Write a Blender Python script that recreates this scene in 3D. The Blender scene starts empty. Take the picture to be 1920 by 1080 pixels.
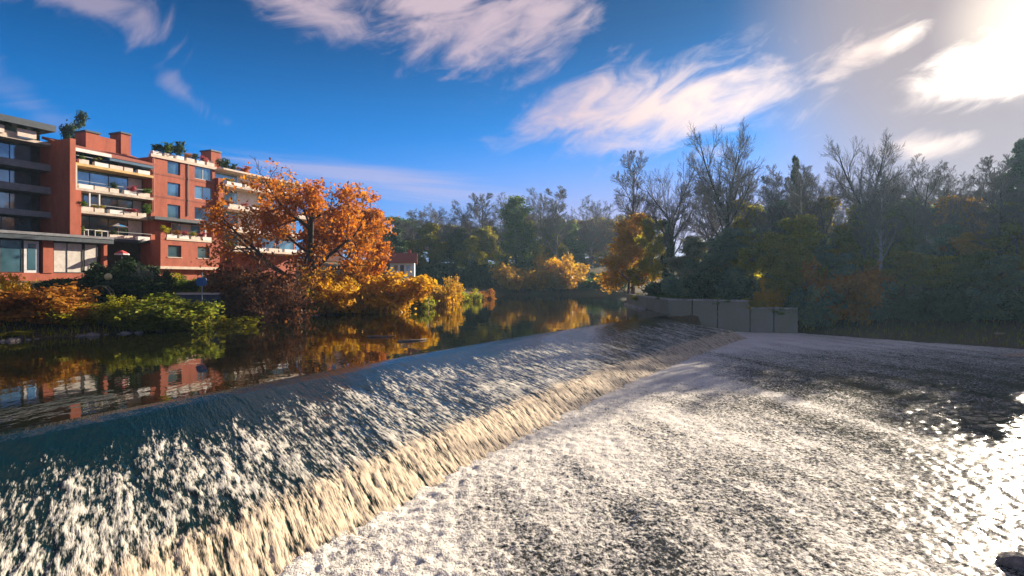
import bpy, math, random
import numpy as np
from mathutils import Vector, Matrix

R = math.radians
SC = bpy.context.scene
COL = SC.collection

# ------------------------------------------------------------------ camera
F = 1067.0                     # focal length in pixels of a 1920 px wide frame
HOR = 525.0                    # row of the horizon
CAMZ = 4.5                     # metres above the upper river
cam_data = bpy.data.cameras.new('camera')
cam_data.sensor_width = 36.0
cam_data.lens = 36.0 * F / 1920.0
cam_data.shift_y = -(540.0 - HOR) / 1920.0
cam_data.clip_start = 0.1
cam_data.clip_end = 4000.0
cam = bpy.data.objects.new('camera', cam_data)
cam.location = (0, 0, CAMZ)
cam.rotation_euler = (R(90), 0, 0)
COL.objects.link(cam)
SC.camera = cam

# ------------------------------------------------------------------ sun, sky, exposure
SUN_AZ, SUN_EL = 43.0, 18.8
sun_dir = Vector((math.sin(R(SUN_AZ)) * math.cos(R(SUN_EL)), math.cos(R(SUN_AZ)) * math.cos(R(SUN_EL)), math.sin(R(SUN_EL))))
sl = bpy.data.lights.new('sun', 'SUN')
sl.energy = 5.0
sl.angle = R(0.5)
sl.color = (1.0, 0.86, 0.68)
so = bpy.data.objects.new('sun', sl)
so.rotation_euler = sun_dir.to_track_quat('Z', 'Y').to_euler()
so.location = (60, 70, 60)
COL.objects.link(so)

SC.view_settings.view_transform = 'Standard'
SC.view_settings.look = 'None'
SC.view_settings.gamma = 1.0
SC.view_settings.use_curve_mapping = False
SC.view_settings.exposure = 1.4
SC.cycles.use_denoising = True
SC.cycles.max_bounces = 6
SC.cycles.transparent_max_bounces = 4
SC.cycles.sample_clamp_indirect = 6.0
SC.cycles.volume_bounces = 0

def setin(node, **kw):
    for k, v in kw.items():
        node.inputs[k.replace('_', ' ')].default_value = v

class NT:
    """small helper round a node tree"""
    def __init__(self, tree):
        self.t = tree
    def n(self, kind, **props):
        nd = self.t.nodes.new('ShaderNode' + kind)
        for k, v in props.items():
            setattr(nd, k, v)
        return nd
    def l(self, a, b):
        self.t.links.new(a, b)
    def put(self, sock, v):
        if hasattr(v, 'is_output'):
            self.l(v, sock)
        else:
            sock.default_value = v
    def math(self, op, a, b=None, c=None, clamp=False):
        nd = self.n('Math', operation=op, use_clamp=clamp)
        for i, v in enumerate((a, b, c)):
            if v is not None:
                self.put(nd.inputs[i], v)
        return nd.outputs[0]
    def vec(self, op, a, b=None):
        nd = self.n('VectorMath', operation=op)
        self.put(nd.inputs[0], a)
        if b is not None:
            self.put(nd.inputs[1], b)
        return nd.outputs['Value'] if op in ('LENGTH', 'DOT_PRODUCT') else nd.outputs[0]
    def ramp(self, x, lo, hi, smooth=True, a=0.0, b=1.0):
        nd = self.n('MapRange', interpolation_type='SMOOTHSTEP' if smooth else 'LINEAR')
        self.put(nd.inputs['Value'], x)
        self.put(nd.inputs['From Min'], lo)
        self.put(nd.inputs['From Max'], hi)
        self.put(nd.inputs['To Min'], a)
        self.put(nd.inputs['To Max'], b)
        return nd.outputs['Result']
    def mix(self, f, a, b, blend='MIX'):
        nd = self.n('Mix', data_type='RGBA', blend_type=blend)
        self.put(nd.inputs[0], f)
        for s, v in ((nd.inputs[6], a), (nd.inputs[7], b)):
            if not hasattr(v, 'is_output') and len(v) == 3:
                v = (*v, 1)
            self.put(s, v)
        return nd.outputs[2]
    def noise(self, vec, scale, detail=4, rough=0.55, dist=0.0, out='Fac', dim='3D'):
        nd = self.n('TexNoise', noise_dimensions=dim)
        if vec is not None:
            self.l(vec, nd.inputs['Vector'])
        setin(nd, Scale=scale, Detail=detail, Roughness=rough, Distortion=dist)
        return nd.outputs[out]

def build_world():
    w = bpy.data.worlds.new('World')
    SC.world = w
    w.use_nodes = True
    w.node_tree.nodes.clear()
    k = NT(w.node_tree)
    out = k.n('OutputWorld')
    bg = k.n('Background')
    bg.inputs['Strength'].default_value = 0.1
    k.l(bg.outputs[0], out.inputs[0])
    sky = k.n('TexSky', sky_type='NISHITA', sun_disc=False)
    sky.sun_elevation = R(SUN_EL)
    sky.sun_rotation = R(SUN_AZ)
    sky.air_density = 1.0
    sky.dust_density = 0.8
    sky.ozone_density = 3.0
    # camera response of the photograph: rich blues, highlights rolled off
    sk = k.vec('MULTIPLY', sky.outputs[0], (.03, .66, 1.22))
    sk = k.vec('DIVIDE', sk, k.vec('ADD', k.vec('MULTIPLY', sk, (1 / 1.2, 1 / 2.4, 1 / 8.5)), (1, 1, 1)))
    d = k.n('TexCoord').outputs['Generated']
    d = k.vec('NORMALIZE', d)
    sp = k.n('SeparateXYZ')
    k.l(d, sp.inputs[0])
    az = k.math('MULTIPLY', k.math('ARCTAN2', sp.outputs[0], sp.outputs[1]), 180 / math.pi)
    el = k.math('MULTIPLY', k.math('ARCSINE', sp.outputs[2]), 180 / math.pi)
    cx = k.n('CombineXYZ')
    k.l(az, cx.inputs[0]); k.l(el, cx.inputs[1])
    ae = cx.outputs[0]
    # deep clear air overhead: the blue darkens quickly above the low sky
    deep = k.ramp(el, 7, 27, True, 1.0, .30)
    cd = k.n('CombineXYZ')
    for q in range(3): k.l(deep, cd.inputs[q])
    sk = k.vec('MULTIPLY', sk, cd.outputs[0])
    sund = k.vec('DOT_PRODUCT', d, tuple(sun_dir))
    # cirrus fibres: noise drawn out along the wind, once for each lie of the cloud
    def fibres(rot, sx, sy, dist, seed):
        r = k.n('VectorRotate', rotation_type='Z_AXIS')
        k.l(ae, r.inputs['Vector'])
        r.inputs['Angle'].default_value = R(-rot)
        v = k.vec('MULTIPLY', r.outputs[0], (sx, sy, 1))
        v = k.vec('ADD', v, (seed, seed * .7, seed * .3))
        return k.noise(v, 1.0, 8, 0.56, dist)
    f1 = fibres(24, .075, .32, 1.2, 3.1)
    f2 = fibres(60, .10, .22, 1.6, 9.4)
    f4 = k.math('MULTIPLY_ADD', fibres(14, .13, .30, 2.2, 12.9), .5, k.math('MULTIPLY', f1, .5))
    f5 = k.math('MULTIPLY_ADD', fibres(20, .14, .36, 1.0, 22.3), .80, k.math('MULTIPLY', fibres(8, .4, .8, .6, 31.7), .20))
    f3 = fibres(-3, .03, .5, .6, 5.7)
    def cloud(px, py, rx, ry, rot, fib, k1, dens):
        a0 = math.degrees(math.atan2(px - 960, F))
        e0 = math.degrees(math.atan2(HOR - py, math.hypot(px - 960, F)))
        v = k.vec('SUBTRACT', ae, (a0, e0, 0))
        r = k.n('VectorRotate', rotation_type='Z_AXIS')
        k.l(v, r.inputs['Vector'])
        r.inputs['Angle'].default_value = R(-rot)
        v = k.vec('MULTIPLY', r.outputs[0], (1 / rx, 1 / ry, 0))
        ln = k.vec('LENGTH', v)
        m = k.math('SUBTRACT', 1.0, ln)
        m = k.math('MAXIMUM', m, -1.2)
        m = k.math('MULTIPLY_ADD', k.math('SUBTRACT', fib, .5), k1, m)
        return k.math('MULTIPLY', k.ramp(m, 0.0, 1.05), dens)
    cl = [cloud(590, 15, 8.0, 3.0, -12, f4, 2.6, .75),
          cloud(840, 5, 11.0, 6.4, -8, f5, 2.9, .8),
          cloud(1000, 45, 9.0, 5.0, 25, f4, 2.7, .8),
          cloud(1225, 200, 17.0, 5.2, 3, f5, 2.1, 1.0),
          cloud(1605, 102, 5.6, 1.7, 22, f5, 2.6, .8),
          cloud(1890, 124, 8.0, 2.9, 6, f4, 1.9, 1.0),
          cloud(1730, 275, 4.2, 1.3, 0, f4, 2.6, .8),
          cloud(160, 0, 7.0, 2.6, -15, f2, 3.0, .4),
          cloud(345, 175, 3.0, 1.2, -40, f2, 3.2, .25),
          cloud(720, 338, 18.0, 2.0, -5, f3, 2.8, .42),
          cloud(60, 200, 8.0, 1.7, -30, f1, 3.4, .14),
          ]
    gen = k.math('MULTIPLY', k.ramp(k.math('ADD', f1, k.math('MULTIPLY', f2, .4)), .64, .86), .68)
    # unseen cirrus added past the frame, thickened to lift the shade with neutral light
    outside = k.math('MAXIMUM', k.ramp(k.math('ABSOLUTE', az), 45, 58), k.ramp(el, 28, 38))
    gen = k.math('MULTIPLY', gen, k.math('MAXIMUM', outside, .0))
    dens = gen
    for c in cl:
        dens = k.math('MAXIMUM', dens, c)
    near = k.ramp(sund, .78, .985)
    colr = k.mix(near, (3.0, 2.3, 2.5), (4.9, 3.9, 3.4))
    hot = k.ramp(sund, .985, .999)
    colr = k.mix(hot, colr, (16, 14, 11.5))
    # thin veil of high ice cloud that scatters round the sun, and the milky air low down
    veil = k.math('MULTIPLY', k.ramp(sund, .925, .993), .95)
    low = k.math('MULTIPLY', k.ramp(el, 15, 3), k.ramp(az, -30, 14))
    base = k.mix(k.math('MULTIPLY', low, .85), sk, (2.2, 1.7, 2.35))
    base = k.mix(veil, base, (1.75, 1.42, 1.42))
    core = k.math('MULTIPLY', k.math('POWER', k.ramp(sund, .993, 1.0, False), 2.0), .9)
    base = k.mix(core, base, (6, 5, 4))
    k.l(k.mix(dens, base, colr), bg.inputs['Color'])

build_world()

# ------------------------------------------------------------------ helpers
def at(px, py, depth):
    """world point seen at pixel (px, py) of the photograph at a given distance along the view"""
    return Vector(((px - 960) / F * depth, depth, CAMZ + (HOR - py) / F * depth))

def tag(o, label=None, cat=None, group=None, kind=None):
    if label: o['label'] = label
    if cat: o['category'] = cat
    if group: o['group'] = group
    if kind: o['kind'] = kind
    return o

def empty(name, loc, rz=0.0):
    o = bpy.data.objects.new(name, None)
    o.empty_display_size = .3
    o.location = loc
    o.rotation_euler = (0, 0, rz)
    COL.objects.link(o)
    return o

def link(name, me, mat=None, parent=None):
    o = bpy.data.objects.new(name, me)
    if mat is not None and not me.materials:
        me.materials.append(mat)
    if mat is not None and me.materials[0] is not mat:
        o.material_slots[0].link = 'OBJECT'
        o.material_slots[0].material = mat
    COL.objects.link(o)
    o.parent = parent
    return o

def np_mesh(name, v, f, smooth=False):
    """mesh out of an (n,3) array and an (m,k) face array"""
    me = bpy.data.meshes.new(name)
    v = np.asarray(v, np.float32); f = np.asarray(f, np.int32)
    m, kk = f.shape
    me.vertices.add(len(v)); me.vertices.foreach_set('co', v.ravel())
    me.loops.add(m * kk); me.loops.foreach_set('vertex_index', f.ravel())
    me.polygons.add(m)
    me.polygons.foreach_set('loop_start', np.arange(m, dtype=np.int32) * kk)
    me.polygons.foreach_set('loop_total', np.full(m, kk, np.int32))
    me.update(calc_edges=True)
    if smooth:
        me.polygons.foreach_set('use_smooth', np.ones(m, bool))
    return me

class MB:
    """collects boxes, prisms and tubes; build() links them as one mesh"""
    def __init__(self):
        self.v = []; self.f = []
    def add(self, vs, fs):
        b = len(self.v)
        self.v += [tuple(p) for p in vs]
        self.f += [tuple(b + i for i in q) for q in fs]
        return self
    def box(self, x0, x1, y0, y1, z0, z1):
        vs = [(x0, y0, z0), (x1, y0, z0), (x1, y1, z0), (x0, y1, z0), (x0, y0, z1), (x1, y0, z1), (x1, y1, z1), (x0, y1, z1)]
        return self.add(vs, [(0, 3, 2, 1), (4, 5, 6, 7), (0, 1, 5, 4), (1, 2, 6, 5), (2, 3, 7, 6), (3, 0, 4, 7)])
    def prism(self, poly, axis, a0, a1):
        """poly of 2-D points extruded along axis 0 (x) or 2 (z)"""
        n = len(poly)
        if axis == 0:
            vs = [(a0, p, q) for p, q in poly] + [(a1, p, q) for p, q in poly]
        elif axis == 1:
            vs = [(p, a0, q) for p, q in poly] + [(p, a1, q) for p, q in poly]
        else:
            vs = [(p, q, a0) for p, q in poly] + [(p, q, a1) for p, q in poly]
        fs = [tuple(range(n)), tuple(range(2 * n - 1, n - 1, -1))]
        fs += [(i, n + i, n + (i + 1) % n, (i + 1) % n) for i in range(n)]
        return self.add(vs, fs)
    def tube(self, pts, rad, sides=8):
        pts = [Vector(p) for p in pts]
        rad = rad if hasattr(rad, '__len__') else [rad] * len(pts)
        ring = []
        for i, p in enumerate(pts):
            t = (pts[min(i + 1, len(pts) - 1)] - pts[max(i - 1, 0)]).normalized()
            a = t.orthogonal().normalized() if i == 0 else (a - t * a.dot(t)).normalized()
            b = t.cross(a)
            ring.append([p + (a * math.cos(2 * math.pi * k / sides) + b * math.sin(2 * math.pi * k / sides)) * rad[i] for k in range(sides)])
        vs = [q for r in ring for q in r]
        fs = []
        for i in range(len(ring) - 1):
            for k in range(sides):
                k2 = (k + 1) % sides
                fs.append((i * sides + k, i * sides + k2, (i + 1) * sides + k2, (i + 1) * sides + k))
        fs.append(tuple(range(sides - 1, -1, -1)))
        fs.append(tuple((len(ring) - 1) * sides + k for k in range(sides)))
        return self.add(vs, fs)
    def lathe(self, prof, cx=0, cy=0, sides=14):
        vs = []; fs = []
        for r, z in prof:
            vs += [(cx + r * math.cos(2 * math.pi * k / sides), cy + r * math.sin(2 * math.pi * k / sides), z) for k in range(sides)]
        for i in range(len(prof) - 1):
            for k in range(sides):
                k2 = (k + 1) % sides
                fs.append((i * sides + k, i * sides + k2, (i + 1) * sides + k2, (i + 1) * sides + k))
        fs.append(tuple(range(sides - 1, -1, -1)))
        fs.append(tuple((len(prof) - 1) * sides + k for k in range(sides)))
        return self.add(vs, fs)
    def mesh(self, name, smooth=False):
        me = bpy.data.meshes.new(name)
        me.from_pydata(self.v, [], self.f)
        me.update()
        if smooth:
            me.polygons.foreach_set('use_smooth', np.ones(len(me.polygons), bool))
        return me
    def build(self, name, mat, parent=None, smooth=False):
        return link(name, self.mesh(name, smooth), mat, parent)

# ------------------------------------------------------------------ numpy noise
_rs = np.random.RandomState(7)
_perm = _rs.permutation(1024)
_ang = _rs.rand(1024) * 2 * np.pi
_gx, _gy = np.cos(_ang), np.sin(_ang)
def perlin(x, y):
    xi = np.floor(x).astype(int); yi = np.floor(y).astype(int)
    xf = x - xi; yf = y - yi
    u = xf * xf * xf * (xf * (xf * 6 - 15) + 10); v = yf * yf * yf * (yf * (yf * 6 - 15) + 10)
    def g(ix, iy, fx, fy):
        h = _perm[(_perm[ix & 1023] + iy) & 1023]
        return _gx[h] * fx + _gy[h] * fy
    a = g(xi, yi, xf, yf); b = g(xi + 1, yi, xf - 1, yf)
    c = g(xi, yi + 1, xf, yf - 1); d = g(xi + 1, yi + 1, xf - 1, yf - 1)
    return (a + (b - a) * u) * (1 - v) + (c + (d - c) * u) * v
def fbm(x, y, o=4, g=.5):
    r = 0; a = 1.0
    for i in range(o):
        r = r + a * perlin(x + 17.3 * i, y - 9.1 * i); x = x * 2.03; y = y * 2.03; a *= g
    return r
def sstep(x, a, b):
    t = np.clip((x - a) / (b - a), 0, 1)
    return t * t * (3 - 2 * t)

# ------------------------------------------------------------------ materials
MATS = {}
def newmat(name):
    m = bpy.data.materials.new(name)
    m.use_nodes = True
    m.node_tree.nodes.clear()
    k = NT(m.node_tree)
    out = k.n('OutputMaterial')
    return m, k, out
def surf(name, col, rough=.7, var=.25, scale=3.0, bump=.0, bscale=20.0, spec=.4, col2=None, metal=0.0, detail=5):
    """a procedural surface: colour broken up by noise, optional relief"""
    if name in MATS: return MATS[name]
    m, k, out = newmat(name)
    b = k.n('BsdfPrincipled')
    co = k.n('TexCoord').outputs['Object']
    nz = k.noise(co, scale, detail, .6)
    nz2 = k.noise(co, scale * 7.3, 3, .6)
    f = k.ramp(k.math('MULTIPLY_ADD', nz2, .4, k.math('MULTIPLY', nz, .6)), .3, .7)
    c2 = col2 or tuple(min(1, c * (1 + var)) for c in col)
    c1 = tuple(c * (1 - var) for c in col)
    k.l(k.mix(f, c1, c2), b.inputs['Base Color'])
    setin(b, Roughness=rough, Metallic=metal)
    b.inputs['Specular IOR Level'].default_value = spec
    if bump:
        bp = k.n('Bump')
        setin(bp, Strength=bump, Distance=.05)
        k.l(k.noise(co, bscale, 5, .6), bp.inputs['Height'])
        k.l(bp.outputs[0], b.inputs['Normal'])
    k.l(b.outputs[0], out.inputs[0])
    MATS[name] = m
    return m

def brick_mat(name, c1, c2, mortar):
    m, k, out = newmat(name)
    b = k.n('BsdfPrincipled')
    co = k.n('TexCoord').outputs['Object']
    sp = k.n('SeparateXYZ'); k.l(co, sp.inputs[0])
    cb = k.n('CombineXYZ')
    k.l(k.math('ADD', sp.outputs[0], sp.outputs[1]), cb.inputs[0]); k.l(sp.outputs[2], cb.inputs[1])
    br = k.n('TexBrick')
    k.l(cb.outputs[0], br.inputs['Vector'])
    setin(br, Scale=1.0, Mortar_Size=.012, Brick_Width=.25, Row_Height=.085, Mortar_Smooth=.3)
    br.inputs['Color1'].default_value = (*c1, 1); br.inputs['Color2'].default_value = (*c2, 1); br.inputs['Mortar'].default_value = (*mortar, 1)
    st = k.ramp(k.noise(k.vec('MULTIPLY', co, (1, 1, .35)), .8, 7, .7), .36, .68)
    k.l(k.mix(k.math('MULTIPLY', st, .75), br.outputs[0], tuple(c * .55 for c in c1)), b.inputs['Base Color'])
    b.inputs['Roughness'].default_value = .85
    bp = k.n('Bump'); setin(bp, Strength=.3, Distance=.01)
    k.l(br.outputs['Fac'], bp.inputs['Height']); bp.invert = True
    k.l(bp.outputs[0], b.inputs['Normal'])
    k.l(b.outputs[0], out.inputs[0])
    MATS[name] = m
    return m

def leaf_mat(name, cols, trans=.45):
    """foliage: every leaf takes one of a few hues, thin enough to glow against the light"""
    m, k, out = newmat(name)
    geo = k.n('NewGeometry')
    cr = k.n('ValToRGB')
    el = cr.color_ramp.elements
    cr.color_ramp.interpolation = 'LINEAR'
    while len(el) < len(cols): el.new(.5)
    for i, c in enumerate(cols):
        el[i].position = i / max(1, len(cols) - 1); el[i].color = (*c, 1)
    co = k.n('TexCoord').outputs['Object']
    big = k.noise(co, .45, 2, .5)
    oi = k.n('ObjectInfo')
    f = k.math('MULTIPLY_ADD', geo.outputs['Random Per Island'], .6, k.math('MULTIPLY_ADD', k.math('SUBTRACT', big, .5), 1.3, .225), clamp=True)
    f = k.math('ADD', f, k.math('MULTIPLY', k.math('SUBTRACT', oi.outputs['Random'], .5), .25), clamp=True)
    k.l(f, cr.inputs[0])
    d = k.n('BsdfPrincipled'); setin(d, Roughness=.6)
    d.inputs['Specular IOR Level'].default_value = .25
    t = k.n('BsdfTranslucent')
    k.l(cr.outputs[0], d.inputs['Base Color']); k.l(cr.outputs[0], t.inputs['Color'])
    mx = k.n('MixShader'); mx.inputs[0].default_value = trans
    k.l(d.outputs[0], mx.inputs[1]); k.l(t.outputs[0], mx.inputs[2])
    k.l(mx.outputs[0], out.inputs[0])
    MATS[name] = m
    return m

def glass_mat(name, sky_tint, rough=.06):
    m, k, out = newmat(name)
    b = k.n('BsdfPrincipled')
    co = k.n('TexCoord').outputs['Object']
    oi = k.n('ObjectInfo')
    nz = k.noise(co, .5, 2, .5)
    k.l(k.mix(k.ramp(k.math('ADD', nz, k.math('MULTIPLY', oi.outputs['Random'], .3)), .4, .9), tuple(c * .4 for c in sky_tint), sky_tint), b.inputs['Base Color'])
    setin(b, Roughness=rough, IOR=1.9, Metallic=.55)
    b.inputs['Specular IOR Level'].default_value = .9
    bp = k.n('Bump'); setin(bp, Strength=.08, Distance=.05)
    k.l(k.noise(co, .9, 2, .5), bp.inputs['Height']); k.l(bp.outputs[0], b.inputs['Normal'])
    k.l(b.outputs[0], out.inputs[0])
    MATS[name] = m
    return m

# ------------------------------------------------------------------ the river bed, the weir and the banks
PC = np.array([-8.7, 29.1])                 # a point on the weir crest
UC = np.array([.515, .857]); NC = np.array([.857, -.515])   # along the crest, downstream
def crest_bow(a):
    return -.0402 * a + .00155 * a * a
def crest_pt(a, s):
    t = s + crest_bow(a)
    return PC[0] + UC[0] * a + NC[0] * t, PC[1] + UC[1] * a + NC[1] * t
def crest_as(x, y):
    dx, dy = x - PC[0], y - PC[1]
    a = dx * UC[0] + dy * UC[1]
    return a, dx * NC[0] + dy * NC[1] - crest_bow(a)

left_bank = [(-27, -3), (-33, 12), (-37.5, 28), (-37.6, 41.7), (-33.5, 46.5), (-31.2, 50.5), (-29.8, 57), (-28.8, 64), (-25.5, 71.7), (-21, 81),
             (-17.8, 90.6), (-14.5, 104), (-11.2, 120), (-8.5, 138), (-4.4, 155), (-2, 168), (8, 174), (22, 177), (34, 172), (34, 150), (23.5, 120), (20.5, 102)]
wall_line = [(20.5, 102), (20.0, 84), (20.4, 74.5), (26, 72), (31, 70.2), (34.7, 69)]
right_bank = [(34.7, 69), (37.5, 66), (42, 60), (48, 53.5), (55, 47), (60, 38), (62, 25), (58, 8), (50, -15), (40, -60)]
water_poly = np.array(left_bank + wall_line[1:] + right_bank[1:] + [(-22, -60), (-24, -20)])

def poly_dist(x, y, poly, closed=True):
    """distance to a polygon and whether inside"""
    n = len(poly)
    d = np.full(x.shape, 1e9); ins = np.zeros(x.shape, bool)
    for i in range(n if closed else n - 1):
        x0, y0 = poly[i]; x1, y1 = poly[(i + 1) % n]
        ex, ey = x1 - x0, y1 - y0
        t = np.clip(((x - x0) * ex + (y - y0) * ey) / (ex * ex + ey * ey), 0, 1)
        d = np.minimum(d, np.hypot(x - x0 - t * ex, y - y0 - t * ey))
        c = (y0 > y) != (y1 > y)
        with np.errstate(divide='ignore', invalid='ignore'):
            ins ^= c & (x < (x1 - x0) * (y - y0) / (y1 - y0 + 1e-12) + x0)
    return d, ins

def ground_h(x, y):
    x = np.asarray(x, float); y = np.asarray(y, float)
    d, ins = poly_dist(x, y, water_poly)
    a, s = crest_as(x, y)
    d = np.where(ins, -d, d) + .35 * fbm(x * .35, y * .35, 3)
    left = sstep(-x, 0, 8) * sstep(165 - y, 0, 25)
    zl = np.interp(d, [-6, -1, 0, 1, 4, 12, 24, 60, 400], [-4, -1.1, -.12, .35, 1.2, 2.7, 5.0, 5.8, 9])
    zr = np.interp(d, [-6, -1, 0, 1, 3, 8, 30, 90, 400], [-4, -1.1, -.12, .45, 1.2, 2.0, 3.4, 5, 10])
    base = np.where(s > 3, -2.0, 0.0) * sstep(14 - d, 0, 12)
    zlow = np.interp(d, [-6, -1, 0, 1, 3, 7, 14, 30, 90, 400], [-4, -1.0, -.1, .35, .9, 2.4, 3.4, 3.8, 5, 10])
    zr = np.where(s > 3, zlow, zr)
    z = zl * left + zr * (1 - left) + base
    z = np.where(s > 3, np.maximum(z, -5), z)
    hill = sstep(d, 22, 75) * (1 - left) * 7 + sstep(d, 45, 130) * left * 6       # wooded slope behind the far and right banks
    z = z + hill * sstep(y, 20, 60)
    return z + .12 * fbm(x * .22 + 5, y * .22, 3) * sstep(d, 0, 3)
def gz(x, y):
    return float(ground_h(np.array([x]), np.array([y]))[0])

def graded(lo, hi, fine_lo, fine_hi, step, grow=1.12):
    v = list(np.arange(fine_lo, fine_hi + 1e-6, step))
    s = step; t = v[0]; left = []
    while t > lo:
        s *= grow; t -= s; left.append(t)
    s = step; t = v[-1]; right = []
    while t < hi:
        s *= grow; t += s; right.append(t)
    return np.array(left[::-1] + v + right)

def grid_faces(nx, ny):
    i = np.arange(nx * ny).reshape(ny, nx)
    return np.stack([i[:-1, :-1], i[:-1, 1:], i[1:, 1:], i[1:, :-1]], -1).reshape(-1, 4)

# ground
gx = graded(-1500, 1500, -75, 75, .9); gy = graded(-300, 2500, 20, 190, .9)
X, Y = np.meshgrid(gx, gy)
Z = ground_h(X, Y)
gm = np_mesh('ground', np.stack([X, Y, Z], -1).reshape(-1, 3), grid_faces(len(gx), len(gy)), True)
m, k, out = newmat('earth')
b = k.n('BsdfPrincipled'); setin(b, Roughness=.95)
co = k.n('TexCoord').outputs['Object']
n1 = k.noise(co, .25, 6, .65); n2 = k.noise(co, 3.0, 5, .7); n3 = k.noise(co, 14.0, 3, .6)
c = k.mix(k.ramp(n1, .38, .62), (.075, .085, .022), (.13, .075, .03))
c = k.mix(k.ramp(n2, .42, .62), c, (.055, .036, .02))
c = k.mix(k.math('MULTIPLY', k.ramp(n3, .52, .66), .7), c, (.26, .14, .035))
k.l(c, b.inputs['Base Color'])
bp = k.n('Bump'); setin(bp, Strength=.8, Distance=.12)
k.l(k.math('ADD', n2, n3), bp.inputs['Height']); k.l(bp.outputs[0], b.inputs['Normal'])
k.l(b.outputs[0], out.inputs[0])
tag(link('ground', gm, m), kind='structure')

# upper river: calm sheet that ends at the crest
def river_material():
    m, k, out = newmat('calm_river_water')
    b = k.n('BsdfPrincipled')
    b.inputs['Base Color'].default_value = (.010, .011, .005, 1)
    setin(b, Roughness=.02, IOR=1.45)
    co = k.n('TexCoord').outputs['Object']
    v = k.vec('MULTIPLY', co, (1.0, .55, 1))
    h = k.math('MULTIPLY_ADD', k.noise(v, 1.3, 3, .5), 1.0, k.math('MULTIPLY', k.noise(co, .22, 2, .5), 2.0))
    # wind ruffles lie only here and there
    ruf = k.ramp(k.noise(co, .09, 3, .5), .5, .68)
    h = k.math('ADD', h, k.math('MULTIPLY', k.math('MULTIPLY', k.noise(v, 7.0, 2, .5), ruf), .16))
    bp = k.n('Bump'); setin(bp, Strength=.22, Distance=.035)
    k.l(h, bp.inputs['Height']); k.l(bp.outputs[0], b.inputs['Normal'])
    k.l(b.outputs[0], out.inputs[0])
    return m
cr = [crest_pt(a, 0.0) for a in np.linspace(46, -34, 80)]
edge = [(-28, 12), (-40, 12), (-40, 48), (-33, 66), (-24, 90), (-16, 122), (-8, 160), (-4, 175), (8, 180), (24, 182), (40, 176), (38, 148), (25.5, 118), (21.2, 100), (20.6, 84), (20.8, 74)]
me = bpy.data.meshes.new('upper_river')
pts = cr + edge
me.from_pydata([(x, y, 0.0) for x, y in pts], [], [tuple(range(len(pts)))])
me.update()
if me.polygons[0].normal.z < 0: me.flip_normals()
tag(link('upper_river', me, river_material()), kind='structure')

# the sheet of water that runs down the weir
def along(lo, hi, n, c, w):
    t = np.linspace(0, 1, n)
    return t
aa = [-30.0]; st = .055
while aa[-1] < 47.0:
    aa.append(aa[-1] + min(.25, max(.05, .05 + .0032 * (aa[-1] + 17))))
aa = np.array(aa); ss = np.concatenate([np.arange(0, 8.6, .075), np.arange(8.6, 11.9, .055)])
A, S = np.meshgrid(aa, ss)
prof = np.interp(S, [0, .4, 1.0, 2.0, 4.5, 8, 9.1, 9.5, 10.1, 10.6, 11.1, 11.9], [0, -.015, -.075, -.24, -.62, -1.06, -1.22, -1.36, -1.68, -1.95, -2.1, -2.6])
AF = A + .42 * S                                  # the stream crosses the oblique sill at a slant
lip = .35 * fbm(A * .5, A * 0 + 3.3, 3)              # the white water breaks in at an uneven line
brk = sstep(S + lip * 2.6 + 1.3 * fbm(AF * 1.1, S * .25, 4, .6) - 1.1 * sstep(-A, -6, 12), 1.0, 4.2)
wa = AF + .5 * fbm(A * .7, S * .5, 3)
streak = .7 * fbm(wa * 1.5, S * .20, 5, .62) + .5 * fbm(wa * 4.6 + 9, S * .5, 3, .6)
lump = fbm(AF * 6.0, S * 1.8, 3, .7)
toe = sstep(S, 8.5, 9.4)
zz = prof + brk * (.06 * streak + .022 * lump) + toe * .04 * fbm(AF * 5.0 + 40, S * 1.6, 4, .65) + .012 * fbm(A * .9, S * .5, 2)
zz = zz * sstep(S, -.2, .5) + 0.004 * (1 - sstep(S, 0, .4))
PX, PY = crest_pt(A, S)
foam = brk * (.37 + .55 * streak + .10 * sstep(S, 3, 8)) + toe * .30
foam = np.clip(foam, 0, 1.3)
cm = np_mesh('weir_water', np.stack([PX, PY, zz], -1).reshape(-1, 3), grid_faces(len(aa), len(ss))[:, ::-1], True)
if cm.polygons[0].normal.z < 0: cm.flip_normals()
def add_attr(me, name, val):
    at_ = me.attributes.new(name, 'FLOAT', 'POINT')
    at_.data.foreach_set('value', np.asarray(val, np.float32).ravel())
add_attr(cm, 'foam', foam)
at_ = cm.attributes.new('flow', 'FLOAT_VECTOR', 'POINT')
at_.data.foreach_set('vector', np.stack([AF, S, 0 * A], -1).astype(np.float32).ravel())

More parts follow.
